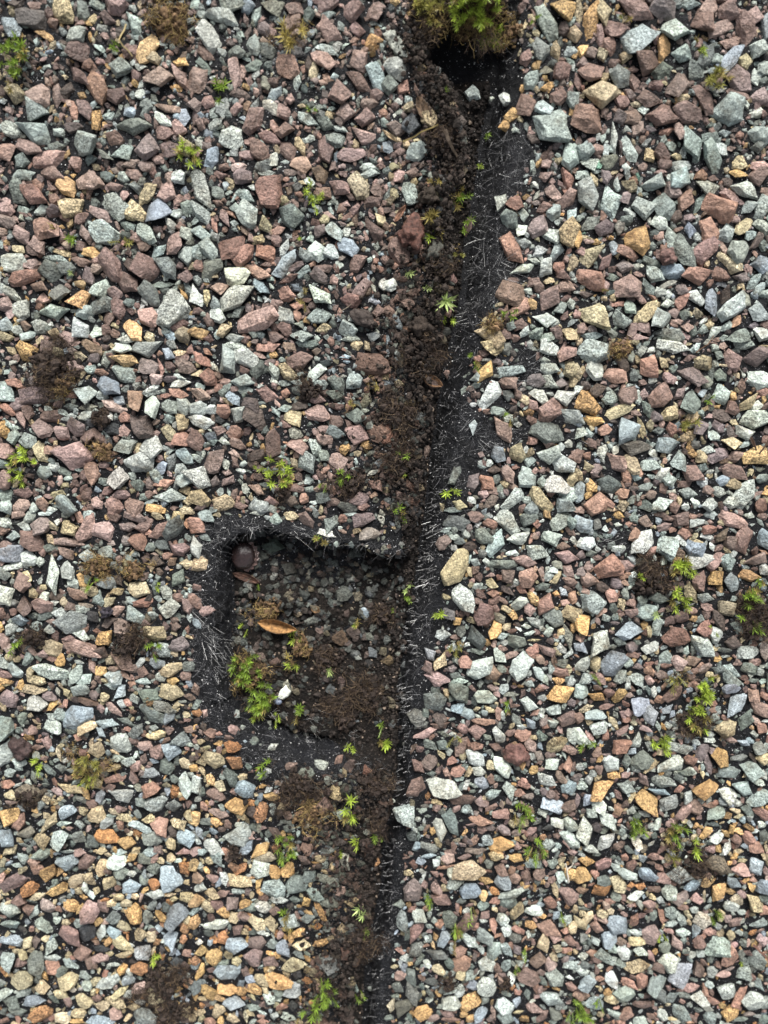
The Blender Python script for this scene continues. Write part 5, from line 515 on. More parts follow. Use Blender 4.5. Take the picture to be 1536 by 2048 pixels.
rf = random.Random(21)
def fibre(sb, u, v, ang, L, lift, rad, col, bend=.05):
    """ang in degrees on the plan, clockwise from right"""
    p = P3(u, v, .02); d = np.array([math.cos(-math.radians(ang)), math.sin(-math.radians(ang)), lift]); d /= np.linalg.norm(d)
    sd = np.array([-d[1], d[0], rf.uniform(-.4, .4)])*rf.uniform(-bend, bend)
    sb.strand([p+d*L*t+sd*L*t*t for t in (0, .5, 1)], rad, rad*.7, col)
CL = [(975,520,26,-38,30,1.7),(1000,545,16,40,16,2.4),(945,480,10,165,20,1.3),(965,410,14,-22,14,1.5),(962,385,8,-18,10,1.6),(975,600,20,-28,20,1.6),(960,570,16,10,15,1.4),(1060,718,22,-38,22,1.5),(1040,760,10,-35,14,1.2),
      (915,820,14,0,14,1.2),(915,860,12,-52,10,2.0),(965,885,10,25,20,1.4),(1000,320,18,-20,40,1.5),(1010,290,10,0,20,2.2),(1030,360,20,-10,40,1.2),(1200,1075,22,-20,30,1.4),(865,1050,10,170,16,1.6),(860,1070,6,-30,14,1.4),
      (850,1110,12,160,22,.9),(845,1160,14,170,18,1.0),(838,1190,10,-30,16,1.3),(832,1240,12,160,22,1.0),(826,1290,10,175,16,1.2),(815,1400,8,180,16,.9),(805,1580,8,165,16,1.1),(800,1595,6,-10,14,1.2),
      (430,1130,26,-150,40,1.1),(445,1090,24,-120,45,1.0),(500,1045,26,70,40,.9),(420,1270,30,38,18,1.9),(430,1300,34,45,20,1.9),(445,1330,30,50,22,1.6),(410,1240,12,20,20,1.8),(455,1370,20,30,40,1.6),(520,1440,30,15,30,1.8),(620,1465,30,10,30,1.8),(700,1490,22,-20,40,1.5),
      (600,1060,8,25,8,3.2),(640,1075,14,60,30,1.0),(1140,880,8,0,20,1.2),(940,1020,8,0,25,1.2),(780,1860,14,-60,30,.9),(760,1880,14,160,30,.8),(880,630,8,170,18,1.4),(600,1060,10,20,12,1.2),(560,1560,12,60,40,1.0),(880,1100,10,0,60,1.0)]
fl, fr = SB(), SB()
for (u, v, n_, a, spr, L) in CL:
    for i in range(int(n_*.7)):
        uu, vv = u+rf.gauss(0, 13), v+rf.gauss(0, 13); sb = fr if uu > qedge(vv)-3 else fl
        if sb is fl and u > 800 : uu = qedge(vv)+rf.uniform(2, 20); sb = fr
        c = rf.uniform(.25, .9); fibre(sb, uu, vv, rf.gauss(a, spr*1.25), L*rf.uniform(.2, .75), rf.uniform(-.02, .5), rf.choice([.0045,.0055,.006,.007,.009]), (c, c, c*.97))
def mat_hairs(sb, polys, n_, dark):
    for B in polys:
        A = np.array(B); u0, v0 = A.min(0); u1, v1 = A.max(0)
        k = int(n_*(u1-u0)*(v1-v0)/1e5)
        uu = rg.uniform(u0, u1, k*2); vv = rg.uniform(v0, v1, k*2); ok = dpoly(B, uu, vv) < 0
        for u, v in list(zip(uu[ok], vv[ok]))[:k]:
            if (sb is fr) != (u > qedge(v)): continue
            if sb is fl and qdh(u, v) < 4: continue
            if sb is fl and qdl(u, v) < 4: continue
            c = rf.choice((.03, .05, .08, .12, .22)); fibre(sb, u, v, rf.uniform(0, 360), rf.uniform(.3, 1.0), rf.uniform(-.05, .3), rf.uniform(.004, .008), (c, c, c*1.03), .5)
mat_hairs(fr, BARE[:1]+BARE[2:5], 1100, 1); mat_hairs(fl, [BARE[1]], 3200, 1)
# hairs all along both cut edges
for q in range(500):
    v = rf.uniform(-300, 2400); u = qedge(v)+rf.uniform(1, 26); c = rf.uniform(.1, .6)
    fibre(fr, u, v, rf.gauss(180, 60), rf.uniform(.15, .5), rf.uniform(-.1, .6), rf.uniform(.004, .009), (c, c, c))
of = under(fl.build('glass_fibres', M['fibre']), LS); of['kind'] = 'stuff'
of = under(fr.build('glass_fibres', M['fibre']), RS); of['kind'] = 'stuff'

# ------------------------------------------------------------------ crumbs of soil and pale dust
ico = bmesh.new(); bmesh.ops.create_icosphere(ico, subdivisions=1, radius=1); IV = np.array([v.co[:] for v in ico.verts]); IF = np.array([[v.index for v in f.verts] for f in ico.faces]); ico.free()
def blobs(name, U, V_, rad, col, mat, lift=.2, zmax=None):
    n_ = len(U); X, Y = mm(U, V_); Z = np.maximum(ztop(U, V_), -T)+rad*lift+(zmax if zmax is not None else 0)
    sc3 = rad[:, None]*rg.uniform(.6, 1.35, (n_, 3))
    P = IV[None]*(1+rg.normal(0, .2, (n_, 12, 1)))*sc3[:, None, :]
    a = rg.uniform(0, 6.28, n_); c, s = np.cos(a)[:, None], np.sin(a)[:, None]
    Q = P.copy(); Q[..., 0] = P[..., 0]*c-P[..., 1]*s; Q[..., 1] = P[..., 0]*s+P[..., 1]*c
    Q += np.stack([X, Y, Z], 1)[:, None, :]
    F = (IF[None]+12*np.arange(n_)[:, None, None]).reshape(-1, 3)
    return mesh(name, Q.reshape(-1, 3), F, mat, col=np.repeat(col, 12, 0))
n_ = 17000; V_ = rg.uniform(-300, 2350, n_)
bwid = interp(BANK, V_); U = edge(V_)-interp(GAP, V_)*rg.uniform(-.2, 1, n_)-np.where(rg.random(n_) < .6, np.abs(rg.normal(0, .55, n_))*bwid, 0)
inh = rg.random(n_) < .3; U = np.where(inh, rg.uniform(450, 830, n_), U); V_ = np.where(inh, rg.uniform(1090, 1525, n_), V_)
ok = look(GZD, U, V_) > ztop(U, V_)-.35; ok &= ~(inh & (V_ < 1300) & (rg.random(n_) < .45)); U, V_ = U[ok], V_[ok]
base = np.array([.016, .0125, .0105]); colr = base*rg.uniform(.35, 2.0, (len(U), 1))*np.array([[1, 1, 1]]); gl = rg.random(len(U)) < .05; colr[gl] = np.array([.22, .17, .13])*rg.uniform(.5, 1.3, (gl.sum(), 1))
cr = blobs('soil_crumbs', U, V_, rg.gamma(2.6, .026, len(U)).clip(.03, .26), colr, M['crumb'], .3)
tag(cr, 'small crumbs of dark soil strewn along the slit and in the hole', None, None, 'stuff')
# soil dusted over the chips of the bank and of the hole floor, and crumbs caught in the dead moss
def scatter_on(U, V_, zz, rad, name, lab):
    colr = np.array([.02, .015, .012])*rg.uniform(.35, 2.2, (len(U), 1)); o = blobs(name, U, V_, rad, colr, M['crumb'], .3, zz); tag(o, lab, None, None, 'stuff'); return o
n_ = 9000; V_ = rg.uniform(-200, 2300, n_); U = edge(V_)-interp(GAP, V_)-np.abs(rg.normal(0, .75, n_))*interp(BANK, V_)
ok = ~((V_ > 1050) & (V_ < 1540)); U, V_ = U[ok], V_[ok]
scatter_on(U, V_, rg.uniform(.05, .85, len(U)), rg.gamma(2.5, .028, len(U)).clip(.03, .26), 'soil_specks', 'specks of dark soil caught on the chips beside the slit')
# pale grit on the bitumen
n_ = 9500; U = rg.uniform(-400, 1950, n_); V_ = rg.uniform(-450, 2500, n_)
k = ((V_-gy0)//G).astype(int).clip(0, occ.shape[0]-1), ((U-gx0)//G).astype(int).clip(0, occ.shape[1]-1)
ok = ~occ[k] & (look(LDH, U, V_) > 0); U, V_ = U[ok], V_[ok]
cw = rg.uniform(.2, .8, (len(U), 1))*np.array([[1, 1, .97]])
du = blobs('grit', U, V_, rg.uniform(.018, .045, len(U)), cw, M['dust'], .5); tag(du, 'fine pale grit sprinkled over the black bitumen between the chips', None, None, 'stuff')

# ------------------------------------------------------------------ moss
rm = random.Random(77)
MC = {'b': (.42,.54,.08), 'g': (.25,.37,.055), 'o': (.33,.32,.085), 'l': (.56,.70,.26), 'y': (.45,.37,.12)}
def unit(a): a = np.array(a, float); return a/(np.linalg.norm(a)+1e-9)
def shoot(sb, base, dirn, H, L, nl, col):
    """an upright stem with whorls of pointed leaves, spreading into a star at its tip"""
    d = unit(dirn); side0 = unit(np.cross(d, (0.1, .3, 1))) if abs(d[2]) < .95 else unit(np.cross(d, (1, 0, 0))); other = np.cross(d, side0)
    bendv = side0*rm.uniform(-.25, .25)+other*rm.uniform(-.25, .25)
    cv = lambda t: base+d*H*t+bendv*H*t*t
    sb.strand([cv(t) for t in (0, .35, .7, 1)], .05, .03, tuple(np.array(col)*.5))
    for i in range(nl):
        f = (i+.5)/nl; t = .25+.75*f; a = i*2.4+rm.uniform(-.3, .3); out = side0*math.cos(a)+other*math.sin(a)
        op = 1.12-.75*f**2.2+rm.uniform(-.15, .15)              # opening angle from the stem
        dd = unit(d*math.cos(op)+out*math.sin(op)); sd = unit(np.cross(dd, d)); up = np.cross(sd, dd)
        if up @ d < 0: up = -up
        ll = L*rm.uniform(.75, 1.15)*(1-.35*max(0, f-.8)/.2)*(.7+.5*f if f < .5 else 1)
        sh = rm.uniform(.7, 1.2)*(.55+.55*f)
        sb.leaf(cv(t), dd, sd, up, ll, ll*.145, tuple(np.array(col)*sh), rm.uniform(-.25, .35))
def tangle(sb, c, rad, n_, hgt, cols):
    subs = [(rm.gauss(0, .5)*rad, rm.gauss(0, .5)*rad, rm.uniform(.3, .62)*rad) for _ in range(5)]
    for i in range(int(n_*1.9)):
        sx_, sy_, sr_ = rm.choice(subs); a = rm.uniform(0, 6.28); q = sr_*math.sqrt(rm.random()); p = np.array([c[0]+sx_+math.cos(a)*q, c[1]+sy_+math.sin(a)*q, c[2]+rm.uniform(-.1, 1)*hgt*.6*(1-(q/sr_)**2*.7)])
        d = unit((rm.gauss(0, 1), rm.gauss(0, 1), rm.gauss(.05, .3))); pts = [p]; st = rad*rm.uniform(.05, .15)
        for k in range(5): d = unit(d+np.array([rm.gauss(0, .55), rm.gauss(0, .55), rm.gauss(-.06, .35)])); pts.append(pts[-1]+d*st)
        col = np.array(rm.choice(cols))*rm.uniform(.5, 1.5); r = rm.uniform(.006, .017); sb.strand(pts, r, r*.6, tuple(col))
BR = [(.05,.034,.025), (.028,.020,.016), (.11,.078,.048), (.018,.013,.011)]
OC = [(.22,.16,.06), (.12,.075,.04), (.30,.22,.09), (.06,.04,.025)]
LAND = []
def tuft(u, v, rad, typ, n_, brown, label, short=None, height=1.0):
    k = scale_at(u, v); rmm = rad*k; c = P3(u, v); zs = []
    for (du_, dv_) in ((0, 0), (rad*.5, 0), (-rad*.5, 0), (0, rad*.5), (0, -rad*.5)): zs.append(P3(u+du_, v+dv_)[2])
    c[2] = sum(zs)/5+.1
    root = empty('moss_tuft', c) if brown else None
    sb = SB(); L = min(rmm*.85, .85) if n_ > 1 else rmm*.95
    if n_ >= 5: L = min(L, .52); n_ = int(n_*1.9)
    L = max(L, .32)
    for i in range(n_):
        a = rm.uniform(0, 6.28); q = rmm*.72*math.sqrt(rm.random()) if n_ > 1 else 0
        b = P3(u+math.cos(a)*q/k, v+math.sin(a)*q/k, 0); b[2] = max(b[2], c[2]-.25)+(.25 if brown else 0)
        d = (math.cos(a)*.45*q/rmm+rm.gauss(0, .28), -math.sin(a)*.45*q/rmm+rm.gauss(-.12, .28), 1)
        col = np.array(MC[typ])*rm.uniform(.7, 1.2)
        if rm.random() < .15: col = np.array(MC['y'])*rm.uniform(.5, 1)
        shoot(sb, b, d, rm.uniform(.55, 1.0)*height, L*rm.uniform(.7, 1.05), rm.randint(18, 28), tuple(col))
    if root is not None:
        o = sb.build('green_shoots', M['moss'], root, origin=c)
        tb = SB(); tangle(tb, c+np.array([0, 0, .15]), rmm*1.15, brown, .9, OC if typ in 'oy' else BR); tb.build('dead_base', M['thread'], root, origin=c); o = root
    else: o = sb.build('moss_tuft', M['moss'], None, origin=c)
    tag(o, label, 'moss', 'moss tufts growing between the stone chips')
    if short: LAND.append((u, v, short))
def clump(u, v, rad, n_, cols, label, short=None, h=.9):
    c = P3(u, v, .45); sb = SB(); tangle(sb, c, rad*scale_at(u, v), n_, h, cols); root = empty('dead_moss', c); sb.build('dead_threads', M['thread'], root, origin=c); o = root
    k2 = int(rad*rad*.16); aa = rg.uniform(0, 6.28, k2); qq = rad*np.sqrt(rg.random(k2))*.95*(.75+.25*np.sin(3*aa+c[0])); cols_ = np.array(cols[1])*rg.uniform(.3, 1.6, (k2, 1))
    e_ = blobs('matted_earth', u+np.cos(aa)*qq, v+np.sin(aa)*qq, rg.gamma(3, .034, k2).clip(.04, .3), cols_, M['crumb'], .3, rg.uniform(.0, .75, k2)*(1-(qq/rad)**2)); e_.parent = root; e_.location = tuple(-Vector(c)*S)
    tag(o, label, 'dead moss', 'tangles of dead brown moss')
    if short: LAND.append((u, v, short))
TUFTS = [
(35,115,44,'g',9,70,'blurred moss clump with long green shoots at the upper left','the blurred upper left moss'),
(30,165,16,'b',3,0,'small yellow moss tips just under the blurred upper left clump',None),
(240,100,15,'g',2,0,'lone upright shoot among chips near the blurred upper left moss','the lone shoot near the top left'),
(440,188,20,'g',4,0,'low green moss tuft on a tan chip, left of the orange-brown moss',None),
(375,312,26,'b',6,30,'bright yellow-green moss tuft with brown hairs in the upper left','the bright upper left tuft'),
(590,72,28,'y',4,70,'orange-brown moss patch between chips near the top edge','the orange-brown moss near the top'),
(612,382,20,'b',4,0,'bright moss tuft with thin tips near a sandy chip','the paired bright tufts'),
(640,408,15,'b',3,0,'smaller bright tuft touching the lower right of its pale neighbour',None),
(135,470,20,'g',4,0,'flat green moss tuft beside a dusty pink chip, left edge area','the flat green tuft at far left'),
(250,490,14,'o',3,12,'small olive moss tuft right of a big whitish chip',None),
(145,545,14,'l',1,0,'thin pale moss sprig lying across chips','the thin pale sprig'),
(50,925,30,'b',6,0,'tall branching bright moss shoots at the left edge','the tall shoots at the left edge'),
(45,955,14,'b',3,0,'short green tips beneath the tall branching left edge shoots',None),
(555,945,32,'b',9,40,'bright wide moss tuft with rusty base above the torn hole','the bright tuft above the hole'),
(515,940,10,'b',1,0,'single bright shoot left of the wide tuft above the hole',None),
(695,945,18,'g',3,24,'green tuft with brown tips right of the wide bright tuft',None),
(650,965,10,'g',2,10,'tiny dark tuft between two tufts above the torn hole',None),
(863,447,27,'b',4,0,'bright star moss beside the lumpy red-brown flake','the star moss by the slit'),
(930,432,18,'g',3,0,'green star moss deep in the slit right of the brighter star',None),
(920,390,22,'g',5,0,'dark green moss string hanging inside the upper slit',None),
(966,322,10,'b',2,0,'tiny yellow-green tuft at the top of the black cut edge','the tiny tuft at the cut edge'),
(888,600,34,'l',1,0,'largest pale star moss with long leaves in the slit','the pale star moss in the slit'),
(895,637,22,'b',2,0,'yellow-green star moss touching the long leaved pale star',None),
(810,548,15,'l',1,0,'pale sprig on soil above left of the pale star moss',None),
(845,575,11,'l',1,0,'second thin sprig just left of the pale star moss',None),
(915,502,14,'o',2,14,'olive tuft with hairs on the slit wall below the bright star',None),
(945,714,15,'g',3,10,'green tuft on the black cut edge left of orange chips','the tuft on the black edge'),
(1012,634,14,'g',3,16,'low green tuft above the sandy chip on the right shingle','the low tuft by the sandy chip'),
(1195,578,9,'g',1,0,'tiny sprout on a reddish chip in the upper right',None),
(1395,96,13,'b',3,0,'small bright tuft between chips near the top right','the small top right tuft'),
(1428,165,24,'o',5,26,'olive moss spread between two chips in the upper right','the olive moss at upper right'),
(1245,45,10,'o',2,6,'tiny olive tuft on a red-brown chip at the top',None),
(1410,800,9,'g',2,0,'small green sprout on a dull chip, middle right','the small middle right sprout'),
(1378,845,18,'o',3,34,'olive-brown moss knot between tan chips, middle right','the olive-brown knot at middle right'),
(1015,832,12,'g',2,16,'dark moss on the narrow mauve chip beside the cut edge',None),
(890,985,20,'b',2,0,'bright two-branched shoot straddling the slit edge','the two-branched shoot on the slit'),
(812,905,13,'g',3,10,'green tuft in the soil bank left of the slit',None),
(802,950,9,'b',2,0,'small bright star in soil above the torn hole corner',None),
(795,1018,18,'g',4,0,'dark green moss line in soil at the hole corner',None),
(822,1178,16,'l',2,0,'pale branching shoot against the cut edge, right of the hole','the pale shoot right of the hole'),
(812,1205,13,'g',3,14,'dull green moss just below the pale branching shoot',None),
(878,1238,24,'b',2,0,'bright star moss on the black edge right of the hole','the star moss right of the hole'),
(912,1288,15,'o',3,34,'brown and green tuft beside the dark blue-black chip',None),
(787,1232,8,'g',1,0,'tiny green rosette in shade at the right of the hole',None),
(718,1262,15,'b',2,0,'green star moss beside a grey disc in the hole','the star moss by the grey disc'),
(590,1288,18,'b',3,0,'bright star moss under the curled yellow leaf','the star moss under the leaf'),
(572,1345,18,'b',3,24,'upright green shoots above the white shard in the hole',None),
(655,1345,14,'l',1,0,'pale star moss in the middle of the hole',None),
(482,1268,11,'b',2,0,'thin bright shoot at the left side of the hole',None),
(508,1180,8,'g',1,0,'tiny rosette in the upper left of the hole floor',None),
(484,1345,34,'g',15,130,'olive moss carpet on the left floor of the hole','the moss carpet in the hole'),
(520,1402,36,'g',14,110,'yellow-green moss carpet in the lower left of the hole',None),
(515,1430,16,'b',5,0,'brightest moss tips at the lower rim left of the white shard',None),
(545,1443,10,'b',3,0,'small drooping tuft at the lower rim of the hole',None),
(602,1440,16,'g',4,16,'dark green tuft on the lower rim of the hole',None),
(635,1080,16,'g',3,10,'dark green moss under the upper rim of the hole',None),
(700,1500,14,'b',2,0,'bright curved shoot on the lower rim of the hole','the curved shoot on the lower rim'),
(768,1495,20,'b',4,12,'bright branching tuft where the hole meets the slit','the branching tuft at the hole corner'),
(765,1455,12,'g',3,14,'dull green tuft just above the bright branching one',None),
(542,1525,18,'g',3,14,'feathery green shoot below the torn hole','the feathery shoot below the hole'),
(75,1525,17,'b',4,0,'bright green star beside the dark dry bud','the bright star by the dry bud'),
(180,1530,34,'o',12,170,'domed moss clump with green tips and brown base, lower left','the domed moss clump'),
(175,1552,12,'b',3,0,'bright tips on the lower edge of the domed clump',None),
(40,1278,16,'g',4,44,'green and brown moss at the left edge below the middle','the left edge moss below the middle'),
(308,1295,15,'g',4,40,'small green moss in a brown tangle left of the hole','the green moss left of the hole'),
(188,1153,14,'g',3,20,'dark green moss under a brown tangle, left of the hole',None),
(320,1170,10,'b',2,8,'small yellow-green tuft on a ragged tan chip',None),
(700,1608,22,'b',4,18,'bright moss shoots draped over a rounded grey chip','the moss draped on a rounded chip'),
(715,1688,18,'b',2,0,'feather-like bright shoot below the moss-draped chip','the feather-like shoot'),
(680,1697,9,'b',1,0,'tiny bright sprout left of the feather-like shoot',None),
(575,1685,26,'g',6,50,'mid-green moss patch between rusty chips','the moss patch below the hole'),
(752,1665,14,'g',3,14,'dull green tuft at the slit above the feather-like shoot',None),
(738,1808,24,'l',2,10,'pale star moss beside the lower slit','the pale star beside the lower slit'),
(730,1862,14,'g',2,10,'faint moss star below the pale star by the slit',None),
(578,1828,18,'g',4,0,'dense dark green cushion on a grey chip','the dark cushion on a grey chip'),
(650,1968,28,'g',8,80,'wide mossy patch near the bottom left of the slit','the wide mossy patch near the bottom'),
(628,2015,20,'g',4,34,'olive shoots at the bottom under the wide mossy patch',None),
(712,1992,15,'g',2,8,'dark star moss beside the bottom end of the slit',None),
(597,2035,8,'b',1,0,'single pale blade at the bottom edge',None),
(312,1902,15,'b',3,24,'yellow-green moss above the brown tangle, lower left','the yellow moss at lower left'),
(860,1790,15,'g',3,24,'fuzzy green tuft right of the big brown chip by the slit',None),
(912,1838,20,'g',4,0,'dark green needle tuft on a rounded grey chip','the needle tuft on a grey chip'),
(940,1812,10,'l',2,0,'small pale moss just above right of the needle tuft',None),
(908,1882,10,'b',1,0,'single pale blade below the needle tuft',None),
(1030,1935,11,'g',2,0,'thin green blades between chips near the bottom',None),
(1056,1898,12,'g',2,6,'small dark tuft above the red-brown chips near the bottom','the small dark tuft near the bottom'),
(1120,1828,13,'g',2,0,'green moss draped beside a pale blue chip',None),
(1150,2010,24,'g',6,24,'fluffy green moss at the bottom edge','the fluffy moss at the bottom'),
(1192,1990,11,'g',2,6,'small moss pad right of the fluffy bottom moss',None),
(1420,1824,14,'g',3,0,'small dense green cushion in the lower right','the green cushion at lower right'),
(1320,1865,8,'b',2,6,'tiny yellow tuft between pink chips',None),
(1480,1920,9,'b',1,0,'tiny green blade near the right edge at the bottom',None),
(1015,1402,15,'g',3,10,'green tuft above a thin red chip on the right shingle','the green tuft left of a tan chip'),
(912,1467,11,'o',2,12,'olive tuft between red-brown chips right of the slit','the olive tuft right of the slit'),
(1175,1485,14,'g',3,10,'dark green tuft between pale chips','the dark tuft between pale chips'),
(1040,1618,20,'g',5,34,'long bladed moss tuft over a sandy chip','the long bladed moss'),
(1072,1688,22,'g',5,40,'moss mound below the long bladed tuft',None),
(1265,1642,22,'g',5,30,'green moss right of the white speckled chip, lower right','the green moss at lower right'),
(1345,1655,20,'g',5,60,'moss with rusty blade and brown stalks, lower right','the rusty bladed moss'),
(1390,1680,16,'b',3,50,'yellow-green tips above a brown tangle, lower right',None),
(1340,1700,16,'o',4,30,'olive moss at the foot of the rusty bladed moss',None),
(1358,1125,24,'b',7,20,'tall bright moss column right of the brown mat','the tall bright moss column'),
(1352,1195,20,'b',5,10,'lower half of the moss column beside an orange chip',None),
(1308,1217,14,'l',2,0,'pale moss sprig reaching left from the tall column','the pale sprig left of the column'),
(1272,1150,11,'b',2,20,'green tips at the left end of the brown mat',None),
(1500,1193,24,'g',5,60,'moss with curled leaves on a brown mound, right edge','the right edge moss mound'),
(1520,1155,14,'g',3,0,'green moss at the right edge above the brown mound',None),
(1490,1240,18,'g',4,50,'dark green side of the brown mound at the right edge',None),
(1400,1380,22,'b',9,30,'upper bright part of the long moss strand, right','the long moss strand'),
(1390,1430,20,'b',7,60,'middle of the long moss strand with brown earth',None),
(1370,1420,12,'b',3,0,'small leafy side shoot left of the long moss strand',None),
(1318,1478,18,'b',5,0,'bright open moss tuft below left of the long strand','the bright tuft left of the strand'),
(1425,1252,9,'b',2,0,'small bright moss on a grey chip right of the column',None),
(1180,1344,10,'g',2,14,'olive moss near the sandy chips right of centre',None),
(1345,1358,18,'o',4,50,'brown and yellow moss above the long strand',None),
(1410,1362,12,'b',3,0,'yellow-green fan moss at the head of the long strand',None),
(985,62,28,'b',9,10,'bright spiky star at the right end of the top moss mass','the spiky star at the top'),
(945,14,62,'b',40,160,'thick yellow-green moss mass overhanging the top of the slit','the moss mass at the top'),
(862,16,44,'o',16,220,'brown and green left end of the top moss mass',None),
(1065,45,10,'g',2,0,'small green tips beside the long whitish chip at the top',None),
(985,255,10,'g',2,0,'small upright tuft beside orange chips at the upper slit',None),
(900,190,10,'g',1,8,'thin dark shoot in the upper slit',None),
(745,762,14,'y',2,34,'ochre feathery moss on the soil bank','the ochre moss on the soil bank'),
(700,815,12,'y',2,14,'ochre moss curl left of the slit',None),
(625,225,9,'g',2,0,'tiny dark green tuft near the orange chip at the top',None),
(604,600,14,'y',3,16,'yellowish tuft beside a grey-green chip in the middle',None),
(865,365,14,'y',2,34,'ochre moss on the soil above the star moss',None),
(600,475,9,'b',1,0,'tiny pale star between grey chips','the tiny star between grey chips'),
]
for t in TUFTS: tuft(*t)
CLUMPS = [
(345,45,44,260,OC,'large brown moss tangle near the top left','the brown tangle near the top left'),
(110,745,60,330,BR,'wide flat mat of dead brown moss at the left','the wide brown mat at left'),
(130,760,30,120,OC,'ochre threads on the wide left mat',None),
(205,835,22,110,BR,'small dark knot of dead moss right of the wide left mat','the dark knot at left'),
(210,905,24,60,OC,'dry curled straw-coloured moss right of the tall shoots','the straw-coloured curl'),
(200,1130,34,170,OC,'fan of brown threads over grey chips left of the hole','the brown fan left of the hole'),
(270,1140,26,90,OC,'ochre threads right of the brown fan',None),
(260,1280,42,240,BR,'dark crumbly moss mat left of the torn hole','the crumbly mat left of the hole'),
(75,1270,30,130,BR,'dark tangle right of the left edge moss',None),
(1300,1160,44,300,BR,'round brown mat beside the tall bright column','the round brown mat'),
(1505,1230,50,380,BR,'large brown moss mound at the right edge',None),
(1385,1440,36,220,BR,'brown matted earth below the long moss strand',None),
(1390,1720,34,200,BR,'brown tangle in the lower right',None),
(1240,700,24,120,OC,'brown threads over a tan chip, right of centre','the brown threads right of centre'),
(320,1960,44,330,BR,'long dark brown tangle at the lower left','the long dark tangle at lower left'),
(345,2020,40,240,BR,'lower end of the long dark tangle at the bottom edge',None),
(60,1590,26,110,BR,'brown moss patch over chips near the left edge',None),
(985,650,24,110,OC,'straw-coloured fibre bundle on the right shingle',None),
(600,1570,50,260,BR,'loose brown rootlets below the torn hole',None),
(620,1620,36,170,OC,'ochre rootlets between rusty chips below the hole',None),
(730,1400,44,320,BR,'dense dark rootlets in the lower right of the hole',None),
(690,1440,44,260,BR,'rootlet mat along the lower rim of the hole',None),
(530,1230,34,170,OC,'ochre fibrous roots at the left of the hole',None),
(745,1560,34,180,BR,'rootlets in the slit below the hole',None),
(760,1640,30,160,BR,'rootlets where the slit bends',None),
(830,700,40,260,BR,'brown rootlets on the bank beside the slit',None),
(780,820,44,300,BR,'reddish brown rootlet mat on the soil bank',None),
(800,930,38,260,BR,'rootlets above the corner of the hole',None),
(880,540,28,140,BR,'brown threads inside the slit above the pale star',None),
(885,280,34,200,BR,'dark roots filling the upper slit',None),
(852,34,40,260,BR,'brown hanging roots under the left of the top moss mass',None),
(960,24,52,260,OC,'ochre roots under the top moss mass',None),
(1020,60,26,160,OC,'rusty threads at the right of the top moss mass',None),
(565,985,20,90,BR,'dark rusty threads under the wide bright tuft',None),
(700,960,34,150,BR,'dark rootlets below the brown tipped tuft',None),
(620,780,30,110,BR,'thin threads over chips left of the soil bank',None),
(1010,1960,16,50,BR,'dark threads near the bottom right of the slit',None),
(895,1960,20,80,BR,'rusty threads between chips near the bottom',None),
(300,1400,10,20,OC,'few ochre threads on a tan chip left of the hole',None),
(470,1700,18,40,BR,'dark threads near the lower left chips',None),
(720,1880,40,220,BR,'brown soil threads on the bank by the lower slit',None),
(650,1330,40,150,BR,'thin dark threads over the middle of the hole floor',None),
(600,1310,26,110,OC,'rusty threads under the star moss in the hole',None),
(770,1240,30,150,BR,'dark rootlets along the right side of the hole',None),
(500,1360,34,130,OC,'ochre threads between the moss in the lower left of the hole',None),
]
for t in CLUMPS: clump(*t)


# ------------------------------------------------------------------ litter
rl = random.Random(99)
def lump(name, u, v, L, W_, A, H, col, mat, label, cat, lift=0.0, tilt=(0,0), seed=0, rough=.12, short=None, group=None):
    """a rounded irregular body"""
    bm = bmesh.new(); bmesh.ops.create_icosphere(bm, subdivisions=4, radius=.5); k = scale_at(u, v)
    o = Vector((seed*3.1, 5, 9))
    for q in bm.verts:
        n_ = mnoise.noise(q.co*2.5+o)*rough*2+mnoise.noise(q.co*7+o)*rough; q.co *= 1+n_
    V = np.array([q.co[:] for q in bm.verts])*np.array([L*k, W_*k, H]); F = np.array([[q.index for q in f.verts] for f in bm.faces]); bm.free()
    V[:, 2] += V[:, 0]*tilt[0]+V[:, 1]*tilt[1]
    c = P3(u, v, H*.3+lift); cc = np.array(col)*(1+rg.normal(0, .05, (len(V), 1)))
    ob = mesh(name, V, F, mat, col=cc, loc=c, smooth=True); ob.rotation_euler = (0, 0, -math.radians(A))
    tag(ob, label, cat, group)
    if short: LAND.append((u, v, short))
    return ob
